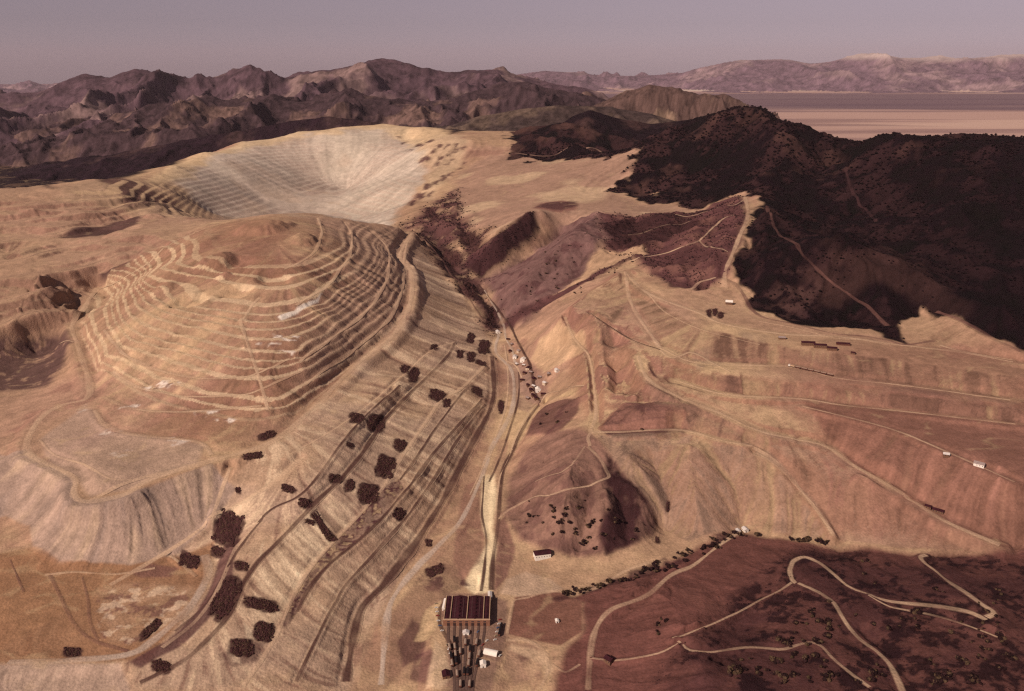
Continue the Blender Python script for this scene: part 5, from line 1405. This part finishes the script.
def locomotive():
    r = empty('locomotive', (0, 0, 0))
    MB().box((0, 0, 1.3), (2.7, 14, .5)).build('underframe', 'black', r)
    MB().box((0, -2.5, 2.7), (2.0, 8.6, 2.3)).build('hood', 'tan_trim', r)
    cb = MB().box((0, 3.6, 3.1), (2.8, 3.4, 3.1)).build('cab', 'white', r)
    for s_ in (-1, 1): MB().box((s_ * 1.41, 3.6, 3.8), (.06, 2.2, .9)).build('window', 'glass', cb)
    MB().box((0, 6.0, 2.2), (2.0, 1.4, 1.4)).build('nose', 'tan_trim', r)
    for yy in (-4.4, 4.4): MB().box((0, yy, .65), (2.1, 3.4, .9)).build('bogie', 'black', r)
    return r
def place_on(o, x, y, rz, lift=0.85):
    o.location = (x, y, zat(x, y) + lift); o.rotation_euler = (0, 0, rz)
oc = ore_car(); bc = box_car(); firstc = {'o': True, 'b': True}
rng = np.random.default_rng(4)
YLAB = ['far left', 'second', 'third', 'middle', 'fifth', 'sixth', 'far right']
ordw = ['first', 'second', 'third', 'fourth', 'fifth', 'sixth']
YNAME = ['leftmost', 'second from left', 'third from left', 'middle', 'third from right', 'second from right', 'rightmost']
for k, fracs in enumerate(((.26, .34, .42), (.18, .25, .32, .39, .52), (.30, .60), (.22, .5), (.28, .35, .42, .49), (.2, .62), (.33, .40))):
    Q = YT[k]
    for m_, f in enumerate(fracs):
        i = int(f * (len(Q) - 2)); d = Q[i + 1] - Q[i]; rz = math.atan2(d[1], d[0]) - math.pi / 2
        box_ = (k + m_) % 3 == 1
        key = 'b' if box_ else 'o'; src = bc if box_ else oc
        o = src if firstc[key] else copy_tree(src)
        firstc[key] = False
        place_on(o, Q[i, 0], Q[i, 1], rz)
        tag(o, ('covered dark box car' if box_ else 'rusty open ore car') + f', {ordw[m_]} from the shop on the {YNAME[k]} yard track', 'rail car', 'rail cars in the shop yard')
# ore train on the upper right bench
P0, P1 = ground_at(791, 367), ground_at(840, 378)
d = (P1 - P0)[:2]; L = np.linalg.norm(d); d /= L; rz = math.atan2(d[1], d[0]) - math.pi / 2
lo = locomotive(); place_on(lo, P0[0], P0[1], rz + math.pi, 0.4)
tag(lo, 'locomotive with a white cab at the left end of the bench ore train', 'locomotive')
nn = int((L - 14) // 12.4)
tw = ['first', 'second', 'third', 'fourth', 'fifth', 'sixth', 'seventh', 'eighth', 'ninth', 'tenth', 'eleventh', 'twelfth', 'thirteenth', 'fourteenth']
for k in range(min(nn, 11)):
    o = copy_tree(oc); s_ = 13.5 + 12.4 * k
    place_on(o, P0[0] + d[0] * s_, P0[1] + d[1] * s_, rz, 0.4)
    tag(o, f'rusty ore car, {tw[k]} behind the locomotive on the right hand bench', 'rail car', 'ore cars of the bench train')

def house(u, v, w_, l_, h_, rz, label, wall='white', roof='grey_roof', cat='house', name='house', chim=False):
    g = ground_at(u, v)
    r = empty(name, g, rz)
    MB().box((0, 0, h_ / 2 - 1), (w_, l_, h_ + 2)).build('wall', wall, r)
    rs = w_ * 0.28
    rf = MB().prism([(-w_ / 2 - .5, h_ - .15), (w_ / 2 + .5, h_ - .15), (w_ / 2 + .5, h_ + .15), (0, h_ + rs), (-w_ / 2 - .5, h_ + .15)], -l_ / 2 - .5, l_ / 2 + .5).build('roof', roof, r)
    if chim: MB().box((w_ * .2, l_ * .2, h_ + rs * .9), (.8, .8, 2.0)).build('chimney', 'brick', rf)
    MB().box((0, -l_ / 2 - .06, 1.1), (1.3, .14, 2.3)).build('door', 'door', r)
    for s_ in (-1, 1):
        for yy in np.arange(-l_ / 2 + 2, l_ / 2 - 1, 4.0):
            MB().box((s_ * (w_ / 2 + .05), yy, h_ * .55), (.12, 1.4, 1.1)).build('window', 'glass', r)
    return tag(r, label, cat)
house(498, 333, 9, 13, 5, .3, 'white gabled house alone at the canyon mouth where the two roads meet', 'white', 'tin')
house(515, 358, 9, 12, 5, -.2, 'white house left of its neighbour at the top of the little canyon town', 'white', 'tin', chim=True)
house(523, 361, 11, 13, 6, -.3, 'tall white house at the top of the little canyon town, right of a smaller one', 'white', 'white')
house(538, 391, 11, 12, 6, .1, 'bright white house at the lower end of the little canyon town', 'white', 'white')
house(519, 352, 8, 9, 4, .5, 'small cream hut highest up the slope of the canyon town', 'cream', 'grey_roof', 'hut', 'hut')
house(528, 369, 8, 10, 4, -.4, 'cream house with a dark roof in the middle of the canyon town', 'cream', 'dark_roof')
house(534, 380, 8, 11, 4.5, .2, 'brown timber house between the canyon town and its bright white lower house', 'timber', 'dark_roof')
house(531, 391, 7, 12, 4, .1, 'dark roofed timber shed left of the bright white lower house', 'timber', 'dark_roof', 'shed', 'shed')
house(545, 384, 8, 9, 4, .6, 'cream house with a tin roof right of the bright white lower house', 'cream', 'tin')
house(557, 371, 8, 9, 4, .4, 'white hut alone on the pale slope right of the canyon town', 'white', 'tin', 'hut', 'hut')
house(549, 375, 7, 8, 4, .1, 'small timber hut below the white hut on the pale slope', 'timber', 'grey_roof', 'hut', 'hut')
house(536, 399, 7, 9, 4, .3, 'timber hut at the track side under the bright white lower house', 'timber', 'dark_roof', 'hut', 'hut')
house(512, 345, 6, 8, 3.5, .2, 'small timber hut beside the road just below the canyon mouth house', 'timber', 'grey_roof', 'hut', 'hut')
house(542, 557, 13, 24, 8, -1.35, 'large white ended shed with a long dark roof at the foot of the knob', 'white', 'dark_roof', 'shed', 'shed')
house(745, 531, 7, 9, 4.5, .3, 'white hut standing where the gully meets the pale dump', 'white', 'tin', 'hut', 'hut')
house(738, 532, 6, 7, 3.5, .1, 'small tin roofed hut left of the white gully hut', 'cream', 'tin', 'hut', 'hut')
house(729, 304, 13, 16, 6, 1.3, 'white roofed building with dark walls below the bare ridge road', 'timber', 'white', 'building', 'building')
house(609, 661, 9, 10, 4, .8, 'dark timber hut beside the road on the brown hill', 'timber', 'dark_roof', 'hut', 'hut')
house(557, 622, 4, 5, 3, .2, 'small white shelter in the middle of the brown field', 'white', 'white', 'shelter', 'shelter')
house(808, 345, 9, 26, 6, 1.45, 'long dark shed, leftmost of the row on the upper right bench', 'timber', 'dark_roof', 'shed', 'shed')
house(820, 347.5, 9, 24, 6, 1.40, 'long dark shed in the middle of the row on the upper right bench', 'timber', 'dark_roof', 'shed', 'shed')
house(832, 350, 9, 18, 5, 1.35, 'short dark shed at the right end of the row on the upper right bench', 'timber', 'dark_roof', 'shed', 'shed')
house(843, 345, 7, 26, 4, 1.40, 'low dark shed behind the row of sheds, close to the forest edge', 'rust', 'dark_roof', 'shed', 'shed')
house(853, 354, 6, 8, 3.5, 1.0, 'dark hut right of the row of sheds on the upper right bench', 'timber', 'dark_roof', 'hut', 'hut')
house(782, 339, 8, 14, 4, 1.4, 'dark shed alone left of the row of sheds', 'timber', 'grey_roof', 'shed', 'shed')
house(979, 466, 10, 15, 5, .9, 'white building, the larger on the lower right hand bench', 'white', 'grey_roof', 'building', 'building')
house(946, 456, 8, 9, 4, 1.2, 'small white roofed hut on the right hand bench left of the larger white building', 'timber', 'tin', 'hut', 'hut')
house(938, 512, 8, 16, 4, .9, 'dark shed on the pale pad near the right end of the gully', 'timber', 'dark_roof', 'shed', 'shed')
house(928, 508, 7, 9, 4, .9, 'dark hut left of the shed on the pale pad', 'timber', 'dark_roof', 'hut', 'hut')
house(445, 606, 4.5, 22, 4, -.06, 'long narrow white shed along the left wall of the railway shop', 'white', 'white', 'shed', 'shed')
house(483, 666, 7, 7, 5, .1, 'small white cube like hut beside the yard tracks', 'white', 'white', 'hut', 'hut')
house(490, 597, 5, 14, 4, .05, 'narrow tan lean-to shed at the back right corner of the railway shop', 'cream', 'tin', 'shed', 'shed')
house(446, 676, 9, 10, 4, .2, 'dark shed at the bottom edge left of the yard tracks', 'timber', 'dark_roof', 'shed', 'shed')
house(466, 634, 8, 5, 3.5, .0, 'low white hut between the tracks in front of the shop doors', 'white', 'tin', 'hut', 'hut')
for k, (u, v, w_, l_, wl, rf_) in enumerate([(510,352,7,9,'timber','dark_roof'),(517,365,7,8,'timber','tin'),(525,374,7,10,'timber','dark_roof'),(531,373,6,8,'timber','grey_roof'),(522,381,7,9,'timber','dark_roof'),(528,386,6,8,'timber','dark_roof'),(534,387,6,9,'timber','tin'),(540,378,6,8,'timber','grey_roof'),(543,395,7,9,'timber','dark_roof'),(533,396,6,10,'timber','dark_roof'),(528,399,6,8,'timber','grey_roof'),(524,366,6,7,'timber','tin'),(508,340,6,8,'timber','dark_roof')]):
    h_ = house(u, v, w_, l_, 3.6, .37 * k % 1.5, 'small weathered timber shed crowded among the canyon town houses', wl, rf_, 'shed', 'shed'); h_['group'] = 'timber sheds of the canyon town'
# rounded white quonset shed beside the yard
g = ground_at(491, 653); q_ = empty('quonset_hut', g, 1.25)
tag(q_, 'rounded white quonset shed right of the yard tracks', 'shed')
MB().prism([(5 * math.cos(a), 5 * math.sin(a) - .3) for a in np.linspace(0, math.pi, 13)], -9, 9).build('shell', 'white', q_)
MB().box((0, -9.05, 1.6), (3.2, .16, 3.4)).build('door', 'door', q_)
for s_ in (-1, 1): MB().box((s_ * 3.2, -9.05, 1.8), (1.0, .16, 1.0)).build('window', 'glass', q_)

# parked cars
def car(paint):
    r = empty('parked_car', (0, 0, 0))
    MB().prism([(-2.3, .35), (2.3, .35), (2.35, .8), (1.3, .95), (-2.2, 1.0), (-2.35, .7)], -.88, .88).build('body', paint, r)
    cb = MB().prism([(-1.5, .98), (.95, .95), (.35, 1.48), (-1.1, 1.5)], -.78, .78).build('cabin', 'glass', r)
    MB().prism([(-1.15, 1.49), (.4, 1.47), (.3, 1.53), (-1.05, 1.56)], -.76, .76).build('roof', paint, cb)
    for x in (-1.45, 1.45):
        for y in (-.85, .85): MB().disc((x, y, .34), .34, .2).build('wheel', 'tyre', r)
    return r
CARS = {p: car(p) for p in ('car_white', 'car_red', 'car_blue', 'car_tan')}
CU = {p: False for p in CARS}
PN = {'car_white': 'white', 'car_red': 'red', 'car_blue': 'dark blue', 'car_tan': 'tan'}
rows = [('in the row left of the shop', [(436, 604), (436.5, 608), (437, 612), (437.5, 616), (438.5, 621), (440, 626), (442, 631)], 0.15),
        ('along the yard road below the shop', [(447, 645), (448.5, 649), (450, 653), (452, 658), (452, 664)], 1.2),
        ('in the slanting row right of the shop', [(500, 620), (499, 624), (498, 628), (497, 632), (496, 636), (495, 640)], 0.4),
        ('beside the white quonset shed', [(487, 641), (483, 645), (500, 656), (478, 632)], 0.9)]
pat = ['car_white', 'car_white', 'car_red', 'car_white', 'car_blue', 'car_white', 'car_tan']
rname = ['nearest the hill', 'next to last', 'third', 'fourth', 'fifth', 'sixth', 'lowest']
for place, pts, rz in rows:
    n_ = len(pts)
    for k, (u, v) in enumerate(pts):
        p = pat[(k + len(place)) % 7]
        o = copy_tree(CARS[p]) if CU[p] else CARS[p]; CU[p] = True
        x, y, z = ground_at(u, v); o.location = (x, y, z + .15); o.rotation_euler = (0, 0, rz + rng.uniform(-.15, .15))
        wh = 'topmost' if k == 0 else ('lowest' if k == n_ - 1 else ordw[k] + ' from the top')
        tag(o, f'{PN[p]} parked car, {wh} {place}', 'car', 'cars parked round the railway shop')
for p in CARS:
    if not CU[p]:
        for ch in [c for r_ in CARS[p].children for c in r_.children] + list(CARS[p].children) + [CARS[p]]: bpy.data.objects.remove(ch)
# dark box cars standing right of the shop
for k, (u, v, lb) in enumerate([(501, 628, 'upper'), (499.5, 634, 'lower')]):
    o = copy_tree(bc); x, y, z = ground_at(u, v); o.location = (x, y, z + .2); o.rotation_euler = (0, 0, -.15)
    tag(o, f'dark box car standing beside the slanting row of parked cars, {lb} of two', 'rail car', 'rail cars in the shop yard')
#@@PART6
